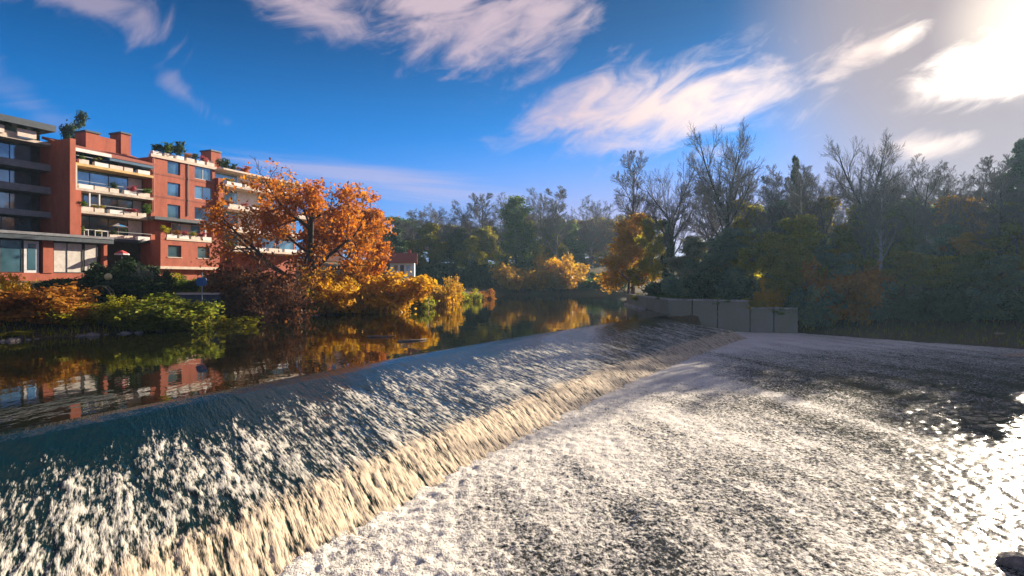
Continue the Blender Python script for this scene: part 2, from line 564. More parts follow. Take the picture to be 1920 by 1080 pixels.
def foam_material(name, flowmap, water, white, grain, stretch, sunlit_silt=None, wave=.7, gloss=.05, soft=(.28, .86), relief=.8):
    m, k, out = newmat(name)
    if flowmap:
        an = k.n('Attribute', attribute_name='flow'); co = an.outputs['Vector']
    else:
        co = k.n('TexCoord').outputs['Object']
    fo = k.n('Attribute', attribute_name='foam').outputs['Fac']
    v = k.vec('MULTIPLY', co, stretch)
    fine = k.noise(v, grain, 3, .7)
    vfine = k.noise(v, grain * 2.3, 2, .6)
    mid = k.noise(v, grain * .25, 4, .6)
    thr = k.math('ADD', k.math('MULTIPLY', k.math('SUBTRACT', fine, .5), 2.1), k.math('MULTIPLY', k.math('SUBTRACT', mid, .5), .9))
    thr = k.math('ADD', thr, k.math('MULTIPLY', k.math('SUBTRACT', vfine, .5), .9))
    f = k.math('MULTIPLY', k.ramp(k.math('ADD', fo, thr), *soft), k.ramp(fo, .02, .22))
    w = k.n('BsdfPrincipled'); setin(w, Roughness=gloss, IOR=1.33)
    w.inputs['Base Color'].default_value = (*water, 1)
    w.inputs['Specular IOR Level'].default_value = .5 if sunlit_silt else .28
    wf = k.n('BsdfPrincipled'); setin(wf, Roughness=.75)
    wf.inputs['Specular IOR Level'].default_value = .2
    tone = k.mix(k.ramp(k.noise(co, .35, 3, .5), .35, .65), tuple(c * .88 for c in white), white)
    if sunlit_silt:  # toe band: warm sunlight on silty water put into its colour
        sp = k.n('SeparateXYZ'); k.l(co, sp.inputs[0])
        tone = k.mix(k.ramp(sp.outputs[1], 8.2, 9.3), tone, k.mix(k.ramp(k.math('MULTIPLY_ADD', vfine, .5, k.math('MULTIPLY', fine, .5)), .38, .56), tuple(c * .42 for c in sunlit_silt), sunlit_silt))
    k.l(tone, wf.inputs['Base Color'])
    bp = k.n('Bump'); setin(bp, Strength=relief, Distance=.045)
    k.l(k.math('MULTIPLY_ADD', vfine, .8, fine), bp.inputs['Height'])
    bp2 = k.n('Bump'); setin(bp2, Strength=wave, Distance=.06)
    k.l(k.math('MULTIPLY_ADD', fine, .25, mid), bp2.inputs['Height'])
    k.l(bp.outputs[0], wf.inputs['Normal']); k.l(bp2.outputs[0], w.inputs['Normal'])
    mx = k.n('MixShader'); k.l(f, mx.inputs[0]); k.l(w.outputs[0], mx.inputs[1]); k.l(wf.outputs[0], mx.inputs[2])
    k.l(mx.outputs[0], out.inputs[0])
    return m
tag(link('weir_water', cm, foam_material('falling_water', True, (.003, .014, .010), (.70, .655, .55), 8.5, (1.0, .2, 1.0), (.70, .56, .39), relief=.45)), kind='structure')

# the churned pool below the weir
yy = [-20.0]
while yy[-1] < 92:
    t = yy[-1]
    yy.append(t + (.6 if t < 6 else max(.055, .0055 * t)))
yy = np.array(yy); tt = np.linspace(-1.25, 1.35, 640)
T, Y = np.meshgrid(tt, yy)
X = T * (np.maximum(Y, 6) * .95 + 3.0)
a_, s_ = crest_as(X, Y)
w_ = s_ - 10.9
near = np.exp(-np.maximum(w_, 0) / 5.0)
curv = X * .35                                   # current swings from across the weir towards the viewer
chop = fbm(X * 2.6, Y * 2.1, 5, .68)
swell = fbm(X * .45 + 3, Y * .30, 3)
rip = fbm(X * .8 + 11, Y * 2.4, 4, .55)
boil = 1 - 2 * np.abs(fbm(X * 1.1 + 31, Y * 1.1, 4, .55))
dark = sstep(X + .12 * Y, 13, 25) * sstep(60 - Y, 0, 14)      # quicker clear water towards the right bank
calm = sstep(Y, 36, 46)
amp = (.042 + .03 * near) * (1 - .35 * calm)
Zp = -2.0 + amp * (chop + .5 * boil * near) + .05 * swell + .045 * rip * dark
lanes = fbm(X * .42 + .1 * Y, Y * .06 + 4, 3, .55)
fp = .46 + .46 * near + .42 * lanes + .22 * fbm(X * .25, Y * .25 + 9, 3)
fp = fp * (1 - .58 * dark) + .42 * calm * (1 - .5 * dark)
# the bright seam where the weir's current meets the side stream
cx_ = np.interp(Y, [8, 13, 18, 24, 30, 36, 42], [19, 17.5, 17.5, 16.8, 15, 12.5, 11])
fp = fp + .28 * np.exp(-((X - cx_ + 1.0 * fbm(X * .2, Y * .2, 2)) / 1.3) ** 2) * sstep(44 - Y, 0, 8)
fp = fp - .28 * np.exp(-((X - 3.5 - .10 * (Y - 13)) / 1.6) ** 2) * sstep(22 - Y, 0, 6)
fp = fp - .22 * sstep(X, 9, 15) * sstep(30 - Y, 0, 10)
pm = np_mesh('lower_river', np.stack([X, Y, Zp], -1).reshape(-1, 3), grid_faces(len(tt), len(yy)), True)
if pm.polygons[0].normal.z < 0: pm.flip_normals()
add_attr(pm, 'foam', np.clip(fp, 0, 1.2))
tag(link('lower_river', pm, foam_material('churned_water', False, (.020, .022, .018), (.76, .71, .63), 8.0, (1.0, .8, 1.0), wave=.16, gloss=.15, soft=(.12, .95))), kind='structure')

# ------------------------------------------------------------------ abutment wall on the right bank
M_conc = surf('weathered_concrete', (.42, .38, .30), .95, .35, .55, .9, 5.0, col2=(.22, .22, .13))
M_cap = surf('pale_concrete', (.40, .36, .30), .9, .5, 1.2, .4, 8.0)
def bank_wall():
    root = empty('abutment_wall', (20.4, 74.5, 0))
    tag(root, 'grey concrete bank wall stepping down beside the far end of the weir', 'wall')
    ox, oy = 20.4, 74.5
    W = wall_line
    def block(p0, p1, z0, z1, th, name, mat, over=0.0):
        (x0, y0), (x1, y1) = p0, p1
        dx, dy = x1 - x0, y1 - y0; L = math.hypot(dx, dy); nx, ny = dy / L, -dx / L    # right of the run = away from the river
        if (x0 + nx - 10) ** 2 + (y0 + ny - 50) ** 2 < (x0 - nx - 10) ** 2 + (y0 - ny - 50) ** 2: nx, ny = -nx, -ny
        a = (x0 - nx * over, y0 - ny * over); b_ = (x1 - nx * over, y1 - ny * over)
        c_ = (x1 + nx * th, y1 + ny * th); d_ = (x0 + nx * th, y0 + ny * th)
        mb = MB().prism([(p - ox, q - oy) for p, q in (a, b_, c_, d_)], 2, z0, z1)
        return mb.build(name, mat, root)
    # upstream run, cast in bays with joints between them
    runs = [(W[0], W[2], 7, 1.85), (W[2], W[3], 2, 1.85), (W[3], (29.6, 70.7), 1, 1.8), ((29.6, 70.7), W[5], 2, .95)]
    for p0, p1, n, top in runs:
        for i in range(n):
            g = .02
            q0 = (p0[0] + (p1[0] - p0[0]) * (i + g) / n, p0[1] + (p1[1] - p0[1]) * (i + g) / n)
            q1 = (p0[0] + (p1[0] - p0[0]) * (i + 1 - g) / n, p0[1] + (p1[1] - p0[1]) * (i + 1 - g) / n)
            block(q0, q1, -4.2, top, .7, 'wall_panel', M_conc)
            block(q0, q1, top + .003, top + .2, .78, 'coping', M_cap, .09)
    # ledge at water level upstream, and the ramp that follows the chute
    block(W[0], (20.06, 86), -.3, .35, .1, 'ledge', M_cap, .45)
    # end face
    return root
bank_wall()

# ------------------------------------------------------------------ the terraced brick apartment house
FA = math.atan2(1400 - 960, F)                       # the front runs away at this angle
DV = np.array([math.sin(FA), math.cos(FA)]); NV = np.array([math.cos(FA), -math.sin(FA)])
P0 = np.array([-45.8, 77.0])
def U(px, v):
    """place along the front at which column px meets the plane v metres behind the front"""
    t = (px - 960) / F
    bx, by = P0[0] - v * NV[0], P0[1] - v * NV[1]
    return (t * by - bx) / (DV[0] - t * DV[1])
def ZB(px, py, v):
    u = U(px, v)
    Yd = P0[1] - v * NV[1] + u * DV[1]
    return CAMZ + (HOR - py) / F * Yd

M_brick = brick_mat('red_brick', (.47, .092, .042), (.38, .078, .038), (.34, .17, .11))
M_stone = surf('pale_render', (.62, .50, .40), .8, .2, 1.5)
M_slab = surf('balcony_concrete', (.50, .42, .34), .85, .3, 1.3)
M_slate = surf('slate_fascia', (.045, .06, .075), .5, .3, 2.0)
M_roof = surf('roof_tile', (.30, .09, .06), .8, .3, 5.0)
M_frame = surf('window_frame', (.05, .055, .06), .5, .2, 3.0)
M_wframe = surf('white_frame', (.62, .62, .60), .5, .15, 3.0)
M_glass = glass_mat('window_glass', (.16, .36, .46))  # blue of the mirrored sky painted into the pane colour
M_curtain = surf('curtained_glass', (.60, .55, .48), .35, .2, 2.5, spec=.8)
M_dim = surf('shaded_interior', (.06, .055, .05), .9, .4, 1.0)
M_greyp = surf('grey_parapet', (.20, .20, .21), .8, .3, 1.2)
M_box = surf('planter_box', (.66, .55, .46), .8, .2, 2.0)
M_boxw = surf('white_planter', (.74, .70, .66), .7, .15, 2.0)
M_metal = surf('rail_metal', (.35, .37, .38), .4, .2, 3.0, metal=.6)

ang_b = math.atan2(DV[1], DV[0])
house = empty('apartment_building', (P0[0], P0[1], 0), ang_b)
tag(house, 'terraced red brick apartment block with planted balconies behind the left bank', 'building')
rb = random.Random(11)

def part(name, mat, *boxes, parent=house):
    mb = MB()
    for q in boxes: mb.box(*q)
    return mb.build(name, mat, parent)

def wall_holes(name, mat, u0, u1, v0, v1, z0, z1, holes):
    us = sorted({u0, u1, *[h[0] for h in holes], *[h[1] for h in holes]})
    zs = sorted({z0, z1, *[h[2] for h in holes], *[h[3] for h in holes]})
    mb = MB()
    for i in range(len(us) - 1):
        for j in range(len(zs) - 1):
            cu, cz = (us[i] + us[i + 1]) / 2, (zs[j] + zs[j + 1]) / 2
            if any(h[0] < cu < h[1] and h[2] < cz < h[3] for h in holes): continue
            mb.box(us[i], us[i + 1], v0, v1, zs[j], zs[j + 1])
    return mb.build(name, mat, house)

def window(u0, u1, z0, z1, v, mull=(), frame=M_frame, pane=M_glass, t=.07, sill=False):
    """frame with panes as sub-parts; the panes sit back in the frame"""
    mb = MB()
    e = .003
    mb.box(u0, u1, v, v + .09, z0, z0 + t).box(u0, u1, v, v + .09, z1 - t, z1)
    cuts = [u0] + list(mull) + [u1]
    mb.box(u0, u0 + t, v + e, v + .09, z0 + t, z1 - t).box(u1 - t, u1, v + e, v + .09, z0 + t, z1 - t)
    for c in mull: mb.box(c - t * .5, c + t * .5, v + e, v + .09, z0 + t, z1 - t)
    w = mb.build('window', frame, house)
    for i in range(len(cuts) - 1):
        pm_ = pane[i % len(pane)] if isinstance(pane, (list, tuple)) else pane
        a = cuts[i] + (t if i == 0 else t * .5); b_ = cuts[i + 1] - (t if i == len(cuts) - 2 else t * .5)
        part('pane', pm_, (a, b_, v + .05, v + .07, z0 + t, z1 - t), parent=w)
    if sill:
        part('sill', M_stone, (u0 - .1, u1 + .1, v - .22, v + .02, z0 - .1, z0 - .005), parent=w)
    return w

# --- the red block
cz0 = ZB(350, 405, 0)
ra, rc = U(283, 0), U(403, 0)
ztop = ZB(300, 297, 0)
holes = []
wins = []
for py0, py1 in ((303, 327), (343, 368), (384, 409)):
    wins.append((U(314, 0), U(338, 0), ZB(326, py1, 0), ZB(326, py0, 0), 1))
for py0, py1 in ((313, 337), (350, 374), (390, 413)):
    wins.append((U(365, 0), U(398, 0), ZB(380, py1, 0), ZB(380, py0, 0), 2))
for w in wins: holes.append(w[:4])
wall_holes('wall', M_brick, ra, rc, 0, .45, 4.0, ztop, holes)
for w in wins:
    window(*w[:4], .16, mull=((w[0] + w[1]) / 2,) if w[4] == 2 else (), sill=False, frame=M_wframe if w[4] == 2 else M_frame)
part('wall', M_brick, (ra, ra + .4, .453, 12, 4.0, ztop - .003))
part('wall', M_brick, (rc - .4, rc, .453, 12, 4.0, ztop - .003))
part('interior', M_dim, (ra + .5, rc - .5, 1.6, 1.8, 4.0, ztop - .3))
part('roof_slab', M_slab, (ra + .403, rc - .403, .453, 12, ztop - .3, ztop - .05))
# roof terrace parapet
part('parapet', M_stone, (ra - .1, rc + .15, -.18, .32, ztop + .004, ztop + .38))
n = 6
for i in range(n):
    a = ra + (rc - ra) * (i + .12) / n; b_ = ra + (rc - ra) * (i + .88) / n
    part('planter', M_box if i % 2 else M_boxw, (a, b_, -.12, .45, ztop + .384, ztop + .85))
part('pier', M_stone, (rc - .9, rc + .05, .5, 1.3, ztop - .02, ztop + 1.3))

M_brickd = brick_mat('dark_brick', (.34, .075, .04), (.28, .065, .035), (.24, .13, .09))
for w in (wins[0], wins[1], wins[2]):
    part('floor_band', M_brickd, (ra, rc, -.03, -.003, w[2] - .42, w[2] - .22))
M_pipe = surf('drainpipe_metal', (.16, .12, .10), .5, .2, 3.0)
for pu in (U(352, 0), U(287, 0)):
    MB().tube([(pu, -.09, cz0), (pu, -.09, ztop + .0)], .06, 8).build('drainpipe', M_pipe, house)
# --- terrace block that stands forward below it
v1 = -2.4
ta, tc = U(301, v1), U(412, v1)
tz = ZB(350, 452, v1); tb = ZB(350, 500, v1)
lw = [(U(315, v1), U(340, v1), ZB(327, 482, v1), ZB(327, 460, v1)), (U(371, v1), U(393, v1), ZB(382, 484, v1), ZB(382, 463, v1))]
wall_holes('wall', M_brick, ta, tc, v1, v1 + .4, tb, tz, lw)
for w in lw: window(*w, v1 + .15, frame=M_frame, sill=True)
part('wall', M_brick, (ta, ta + .35, v1 + .403, -.003, tb, tz - .003))
part('wall', M_brick, (tc - .35, tc, v1 + .403, -.003, tb, tz - .003))
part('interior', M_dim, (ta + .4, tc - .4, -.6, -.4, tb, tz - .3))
part('terrace_slab', M_slab, (ta + .353, tc - .353, v1 + .403, -.003, tz - .25, tz - .02))
part('base_band', M_stone, (ta - .12, tc + .12, v1 - .15, -.01, tb - .35, tb - .003))
part('wall', M_brick, (ta + .2, tc - .2, v1 + .6, -.01, 3.0, tb - .354))
# raised side cheeks and the planted parapet between them
part('pier', M_brick, (ta - .02, ta + .75, v1 - .03, v1 + 1.0, tz + .003, tz + 1.05))
part('pier', M_brick, (tc - 1.0, tc + .02, v1 - .03, v1 + 1.0, tz + .003, tz + .75))
part('parapet', M_stone, (ta + .753, tc - 1.003, v1 - .1, v1 + .3, tz + .003, tz + .3))
for i in range(4):
    w = (tc - ta - 1.9) / 4
    a = ta + .85 + w * i
    part('planter', M_boxw if i != 2 else M_box, (a, a + w * .8, v1 - .06, v1 + .4, tz + .304, tz + .74))
# slate canopy over the terrace, its post and the glazing behind
cz = ZB(350, 413, -1.8)
part('canopy', M_slate, (ta - .4, tc + .1, -1.9, -.004, cz - .28, cz + .1))
part('post', M_wframe, (U(383, -1.6), U(383, -1.6) + .25, -1.7, -1.45, tz + .01, cz - .283))
part('post', M_brick, (U(398, -1.6), U(398, -1.6) + .4, -1.7, -1.3, tz + .01, cz - .283))
window(U(322, -.3), U(376, -.3), tz + .15, cz - .4, -.3, mull=(U(340, -.3), U(358, -.3)), frame=M_wframe, pane=[M_glass, M_curtain, M_glass])

# --- balconies in the middle bay
fin_u = U(126, -.4)
ma, mc = U(138, .2), ra
gl = 1.7
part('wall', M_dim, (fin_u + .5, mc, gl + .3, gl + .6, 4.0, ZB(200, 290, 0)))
levels = []
for (xa, ya, xb, yb) in ((138, 306, 280, 331), (140, 350, 284, 376), (140, 394, 284, 412), (150, 441, 284, 458)):
    levels.append((ZB(xa, ya, -.3) + ZB(xb, yb, -.3)) / 2)
for i, z in enumerate(levels):
    part('balcony_slab', surf('ochre_band', (.60, .40, .16), .8, .25, 1.3) if i == 0 else (M_slab if i < 3 else M_slate), (fin_u + .62, mc - .004, -.5, gl, z - .16, z + .14))
    top = levels[i - 1] - .2 if i else z + 2.35
    span = mc - ma
    window(ma + .1, mc - .1, z + .16, top, gl - .2, mull=tuple(ma + span * q for q in ((.28, .52, .78) if i % 2 else (.2, .42, .64, .85))),
           frame=M_frame, pane=[M_glass, M_glass, M_glass, M_curtain] if i != 2 else [M_curtain, M_glass, M_glass, M_glass])
    # planters stand along the edge with gaps, glass screens between
    nb = 5
    for j in range(nb):
        a = ma + .2 + (span - .5) * j / nb; w = (span - .5) / nb * (.9 if (i + j) % 3 else .62)
        if i == 3 and j in (0, 1):
            part('railing', M_wframe, (a, a + w, -.46, -.40, z + .145, z + .2), (a, a + w, -.46, -.40, z + .9, z + 1.0), (a + .02, a + .08, -.455, -.405, z + .2, z + .9), (a + w - .08, a + w - .02, -.455, -.405, z + .2, z + .9), (a + w * .5, a + w * .5 + .06, -.455, -.405, z + .2, z + .9))
            continue
        part('planter', (M_box, M_boxw, M_box)[(i + j) % 3], (a, a + w, -.48, .05, z + .144, z + .62))
    part('railing', M_metal, (ma, mc - .05, -.30, -.26, z + .98, z + 1.03))
for i in (2,):
    for q in (.03, .15, .27):
        part('post', M_wframe, (ma + (mc - ma) * q, ma + (mc - ma) * q + .14, -.35, -.22, levels[2] + .14, levels[1] - .165))
# lit pier beside the balconies
part('pier', M_stone, (ma - .75, ma - .05, -.55, .4, levels[1] + .145, levels[0] - .165))

# the fin of brick that divides the wings
zf = ZB(112, 258, 0)
part('dividing_wall', M_brick, (fin_u, fin_u + .6, -.9, 9.0, 4.0, zf))
part('pier', M_brick, (fin_u + .603, fin_u + 1.3, -.7, .0, 4.0, levels[1] - .17))
# roof over the middle bay: sloping tiles, white fascia, chimneys
zr = ZB(160, 283, 0)
mb = MB().prism([(-.4, zr), (5.5, zr + 1.9), (5.5, zr + 1.6), (-.4, zr - .28)], 0, fin_u + .604, mc + .3)
mb.build('roof', M_roof, house)
part('fascia', M_boxw, (fin_u + .61, U(208, -.5), -.62, -.403, zr - .33, zr + .05))
part('awning', surf('blue_awning', (.05, .12, .20), .7, .3, 1.5), (U(205, -.8), mc - .2, -.9, .6, zr - .75, zr - .45))
for px0, px1, py0, py1, vv in ((161, 187, 248, 275, 3.0), (227, 245, 251, 275, 3.2), (396, 414, 284, 312, 3.0)):
    a, b_ = U(px0, vv), U(px1, vv)
    c0 = part('chimney', M_brick, (a, b_, vv, vv + 2.2, ZB(px0, py1, vv) - 2, ZB(px0, py0, vv) + .1))
    part('chimney_cap', M_slate, (a - .12, b_ + .12, vv - .12, vv + 2.32, ZB(px0, py0, vv) + .103, ZB(px0, py0, vv) + .3), parent=c0)
part('roof_wall', M_brick, (U(190, 3.0) + .01, U(226, 3.2) - .01, 3.4, 5.0, zr - .5, ZB(205, 258, 3)))

# --- right hand bay, half hidden by the oak
ea, ec = rc + .05, U(560, 1.0)
part('wall', M_brick, (ea, ec, 1.6, 2.0, 4.0, ztop - 2.2))
part('wall', M_brick, (ec - .4, ec - .004, 2.004, 12, 4.0, ztop - 2.3))
part('pier', M_brick, (ea + .004, ea + .9, -.6, 1.59, 4.0, ztop - 1.2))
elv = [ZB(440, y, -.8) for y in (350, 392, 434, 470)]
for i, z in enumerate(elv):
    vv = -1.0 - .5 * i
    part('balcony_slab', M_stone if i else M_slab, (ea + .91, ec + .3, vv, 1.59, z - .18, z + .14))
    for j in range(5):
        a = ea + 1.2 + (ec - ea - 1.5) * j / 5
        part('planter', M_box if (i + j) % 2 else M_boxw, (a, a + (ec - ea) * .15, vv + .03, vv + .5, z + .144, z + .6))
    top = (elv[i - 1] - .22) if i else z + 2.2
    window(ea + 1.2, ec - .6, z + .16, top, 1.45, mull=tuple(ea + 1.2 + (ec - ea - 1.8) * q for q in (.25, .5, .75)), frame=M_wframe if i < 2 else M_frame, pane=[M_glass, M_curtain, M_glass])
part('roof_slab', M_stone, (ea + .91, ec + .2, -.6, 12, elv[0] + 2.3, elv[0] + 2.55))

# --- left wing, set back, in shade
la, lc = U(97, 3.0) - 26, fin_u - .004
lg = 4.4
llv = [ZB(50, y, 2.6) for y in (262, 312, 356, 402, 440)]
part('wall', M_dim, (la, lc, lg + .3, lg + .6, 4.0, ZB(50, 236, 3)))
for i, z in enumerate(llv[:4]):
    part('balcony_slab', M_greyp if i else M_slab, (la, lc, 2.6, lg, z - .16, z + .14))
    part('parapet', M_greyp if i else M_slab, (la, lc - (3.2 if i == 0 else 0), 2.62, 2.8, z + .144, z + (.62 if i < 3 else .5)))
    top = (llv[i - 1] - .2) if i else z + 2.1
    sp = lc - la
    window(la, lc - 1.0, z + .16, top, lg, mull=tuple(la + sp * q for q in (.1, .2, .3, .4, .5, .6, .68, .78, .88)), frame=M_frame, pane=[M_glass, M_glass, M_glass])
    if i == 0:
        for j in range(7):
            part('planter', M_box, (lc - 3.4 - j * 3.0, lc - 1.6 - j * 3.0, 2.3, 2.61, z + .2, z + 1.05))
window(la, lc - 1.0, llv[4] + .1, llv[3] - .2, lg, mull=tuple(la + (lc - la) * q for q in (.2, .4, .6, .68, .85)), frame=M_frame)
part('roof_slab', M_slate, (la, lc, 1.6, 14, ZB(60, 238, 1.6), ZB(60, 226, 1.6)))
# ground floor with its flat slate canopy
gv = -2.0
ga, gc = la, U(204, gv)
gzt = ZB(100, 452, gv)
gzb = ZB(100, 512, gv)
part('canopy', M_slate, (ga, gc, gv - .9, lg, gzt + .003, gzt + .75))
part('canopy_trim', M_greyp, (ga, gc, gv - .98, gv - .904, gzt + .5, gzt + .78))
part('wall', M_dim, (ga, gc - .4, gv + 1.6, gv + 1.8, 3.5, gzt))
part('base_wall', M_brick, (ga, gc - .2, gv, gv + .5, 2.5, gzb))
part('pier', M_brick, (U(80, gv), U(99, gv), gv - .1, gv + .5, gzb + .003, gzt))
part('pier', M_brick, (gc - .6, gc - .2, gv - .05, gv + .5, gzb + .003, gzt))
window(U(101, gv), U(156, gv), gzb + .05, gzt - .1, gv + .1, mull=(U(127, gv),), pane=[M_curtain, M_curtain])
window(U(159, gv), U(184, gv), gzb + .05, gzt - .1, gv + .1, pane=[M_curtain])
window(U(78, gv) - 9.0, U(43, gv), gzb + .05, gzt - .1, gv + .1, mull=(U(43, gv) - 6, U(43, gv) - 4, U(43, gv) - 1.9), pane=[M_glass, M_curtain, M_glass])
dd = part('door', M_wframe, (U(46, gv), U(74, gv), gv + .1, gv + .18, gzb + .01, gzt - .1))
part('pane', M_glass, (U(53, gv), U(68, gv), gv + .07, gv + .097, gzb + .3, gzt - .4), parent=dd)

# ------------------------------------------------------------------ two small houses beyond the oak
def cottage(px0, px1, py_eave, py_base, depth, rot, name, label, wallmat, roofmat, deep=6.0, ridge=1.6, door=True, shop=False):
    a = at(px0, py_base, depth); b_ = at(px1, py_base, depth)
    L = (b_ - a).length
    hgt = (py_base - py_eave) / F * depth
    r = empty(name, (a.x, a.y, a.z), rot)
    tag(r, label, 'house')
    hl = [(L * .16, L * .34, hgt * .42, hgt * .82), (L * .66, L * .84, hgt * .42, hgt * .82)]
    dr = (L * .42, L * .58, 0, hgt * .80)
    hs_ = hl + ([dr] if door else [])
    us = sorted({0, L, *[h[0] for h in hs_], *[h[1] for h in hs_]}); zs = sorted({-2.0, hgt, *[h[2] for h in hs_], *[h[3] for h in hs_]})
    mb = MB()
    for i in range(len(us) - 1):
        for j in range(len(zs) - 1):
            cu, cz_ = (us[i] + us[i + 1]) / 2, (zs[j] + zs[j + 1]) / 2
            if any(h[0] < cu < h[1] and h[2] < cz_ < h[3] for h in hs_): continue
            mb.box(us[i], us[i + 1], 0, .3, zs[j], zs[j + 1])
    mb.box(0, .3, .3, deep, -2, hgt).box(L - .3, L, .3, deep, -2, hgt).box(.3, L - .3, deep - .3, deep, -2, hgt)
    mb.add([(0, 0, hgt), (0, deep, hgt), (0, deep / 2, hgt + ridge)], [(0, 1, 2)]).add([(L, 0, hgt), (L, deep, hgt), (L, deep / 2, hgt + ridge)], [(0, 2, 1)])
    mb.build('wall', wallmat, r)
    o = .5; t = .16
    mb = MB()
    sl_ = ridge / (deep / 2)
    mb.prism([(-o, hgt - o * sl_ + .01), (deep / 2, hgt + ridge + .01), (deep + o, hgt - o * sl_ + .01), (deep + o, hgt - o * sl_ + t), (deep / 2, hgt + ridge + t + .03), (-o, hgt - o * sl_ + t)], 0, -o, L + o)
    rf = mb.build('roof', roofmat, r)
    MB().box(L * .7, L * .7 + .6, deep * .55, deep * .55 + .6, hgt + ridge * .6, hgt + ridge + .8).build('chimney', M_brick, rf)
    for h in hl:
        w = MB().box(h[0], h[1], .1, .18, h[2], h[2] + .08).box(h[0], h[1], .1, .18, h[3] - .08, h[3]).box(h[0], h[0] + .08, .103, .18, h[2] + .08, h[3] - .08).box(h[1] - .08, h[1], .103, .18, h[2] + .08, h[3] - .08).build('window', M_wframe, r)
        MB().box(h[0] + .08, h[1] - .08, .13, .15, h[2] + .08, h[3] - .08).build('pane', M_glass, w)
    if door:
        dd = MB().box(dr[0], dr[1], .1, .17, 0, dr[3]).build('door', M_slate, r)
        MB().box(dr[1] - .18, dr[1] - .1, .06, .097, dr[3] * .5, dr[3] * .55).build('handle', M_metal, dd)
    return r
M_teal = surf('pale_teal_render', (.50, .66, .66), .8, .2, 1.2)
M_cream = surf('cream_render', (.62, .55, .44), .8, .2, 1.2)
cottage(731, 776, 491, 521, 103, R(8), 'cottage', 'small pale teal cottage with dark door behind the yellow bank shrubs', M_teal, M_roof)
cottage(572, 640, 420, 470, 112, R(20), 'garden_house', 'cream house with red roof glimpsed through the orange oak', M_cream, M_roof, ridge=3.0)
# garden wall below the cottage
g0, g1 = at(748, 545, 98), at(803, 545, 98)
gw = empty('garden_wall', (g0.x, g0.y, 0))
tag(gw, 'low pinkish brick garden wall below the teal cottage', 'wall')
Lg = (g1 - g0).length
M_pink = brick_mat('pink_brick', (.42, .26, .22), (.36, .22, .19), (.34, .27, .24))
zg = at(775, 522, 98).z
MB().box(0, Lg, 0, .35, 0, zg - .15).build('wall', M_pink, gw)
for i in range(7):
    MB().box(Lg * (i + .02) / 7, Lg * (i + .98) / 7, -.06, .41, zg - .147, zg).build('coping', M_cap, gw)

# ------------------------------------------------------------------ plants
M_bark = surf('grey_bark', (.20, .175, .15), .95, .45, 2.5, .6, 9.0)
M_barkd = surf('dark_bark', (.045, .036, .028), .95, .4, 2.5, .6, 9.0)
M_barkp = surf('pale_bark', (.42, .39, .35), .9, .4, 2.5, .5, 9.0)
M_twig = surf('twigs', (.16, .14, .125), .95, .3, 1.0)
M_twigr = surf('ruddy_twigs', (.15, .075, .05), .95, .35, 1.0)
LF = {
 'orange': leaf_mat('leaf_orange', [(.28, .065, .008), (.54, .165, .010), (.62, .27, .018)], .55),
 'gold': leaf_mat('leaf_gold', [(.42, .22, .012), (.66, .40, .016), (.58, .24, .014)], .5),
 'yellowgreen': leaf_mat('leaf_yellow_green', [(.16, .20, .012), (.38, .37, .020), (.58, .42, .02)], .6),
 'green': leaf_mat('leaf_green', [(.03, .075, .010), (.085, .16, .014), (.19, .24, .02)], .5),
 'lime': leaf_mat('leaf_lime', [(.07, .11, .012), (.17, .22, .02), (.34, .32, .03)], .5),
 'dark': leaf_mat('leaf_dark', [(.02, .042, .018), (.045, .085, .03), (.085, .14, .045)], .35),
 'olive': leaf_mat('leaf_olive', [(.15, .18, .02), (.34, .32, .03), (.54, .36, .03)], .62),
 'brown': leaf_mat('leaf_brown', [(.10, .032, .016), (.21, .075, .022), (.32, .13, .022)], .5),
 'rust': leaf_mat('leaf_rust', [(.24, .08, .014), (.44, .18, .02), (.52, .30, .03)], .5),
 'blue': leaf_mat('leaf_blue_green', [(.06, .15, .12), (.15, .28, .20), (.36, .40, .16)], .6),
 'pale': leaf_mat('leaf_pale', [(.14, .17, .08), (.30, .32, .20), (.42, .42, .30)]),
 'pink': leaf_mat('leaf_pink', [(.35, .05, .09), (.50, .10, .12), (.55, .25, .20)]),
}

def tubes(polys, sides_of):
    """all branches of one plant as one mesh"""
    V = []; Fc = []; base = 0
    for pts, rad, lev in polys:
        n = len(pts); s = sides_of(lev)
        d = np.gradient(pts, axis=0); d /= np.linalg.norm(d, axis=1)[:, None] + 1e-9
        ref = np.array([0, 0, 1.0]) if abs(d[0, 2]) < .9 else np.array([1.0, 0, 0])
        a = np.cross(d, ref); a /= np.linalg.norm(a, axis=1)[:, None] + 1e-9
        b = np.cross(d, a)
        th = np.arange(s) * 2 * np.pi / s
        ring = pts[:, None, :] + rad[:, None, None] * (np.cos(th)[None, :, None] * a[:, None, :] + np.sin(th)[None, :, None] * b[:, None, :])
        V.append(ring.reshape(-1, 3))
        i = np.arange(n - 1)[:, None] * s; kk = np.arange(s)[None, :]; k2 = (kk + 1) % s
        Fc.append((np.stack([i + kk, i + k2, i + s + k2, i + s + kk], -1) + base).reshape(-1, 4))
        base += n * s
    return np.concatenate(V), np.concatenate(Fc)

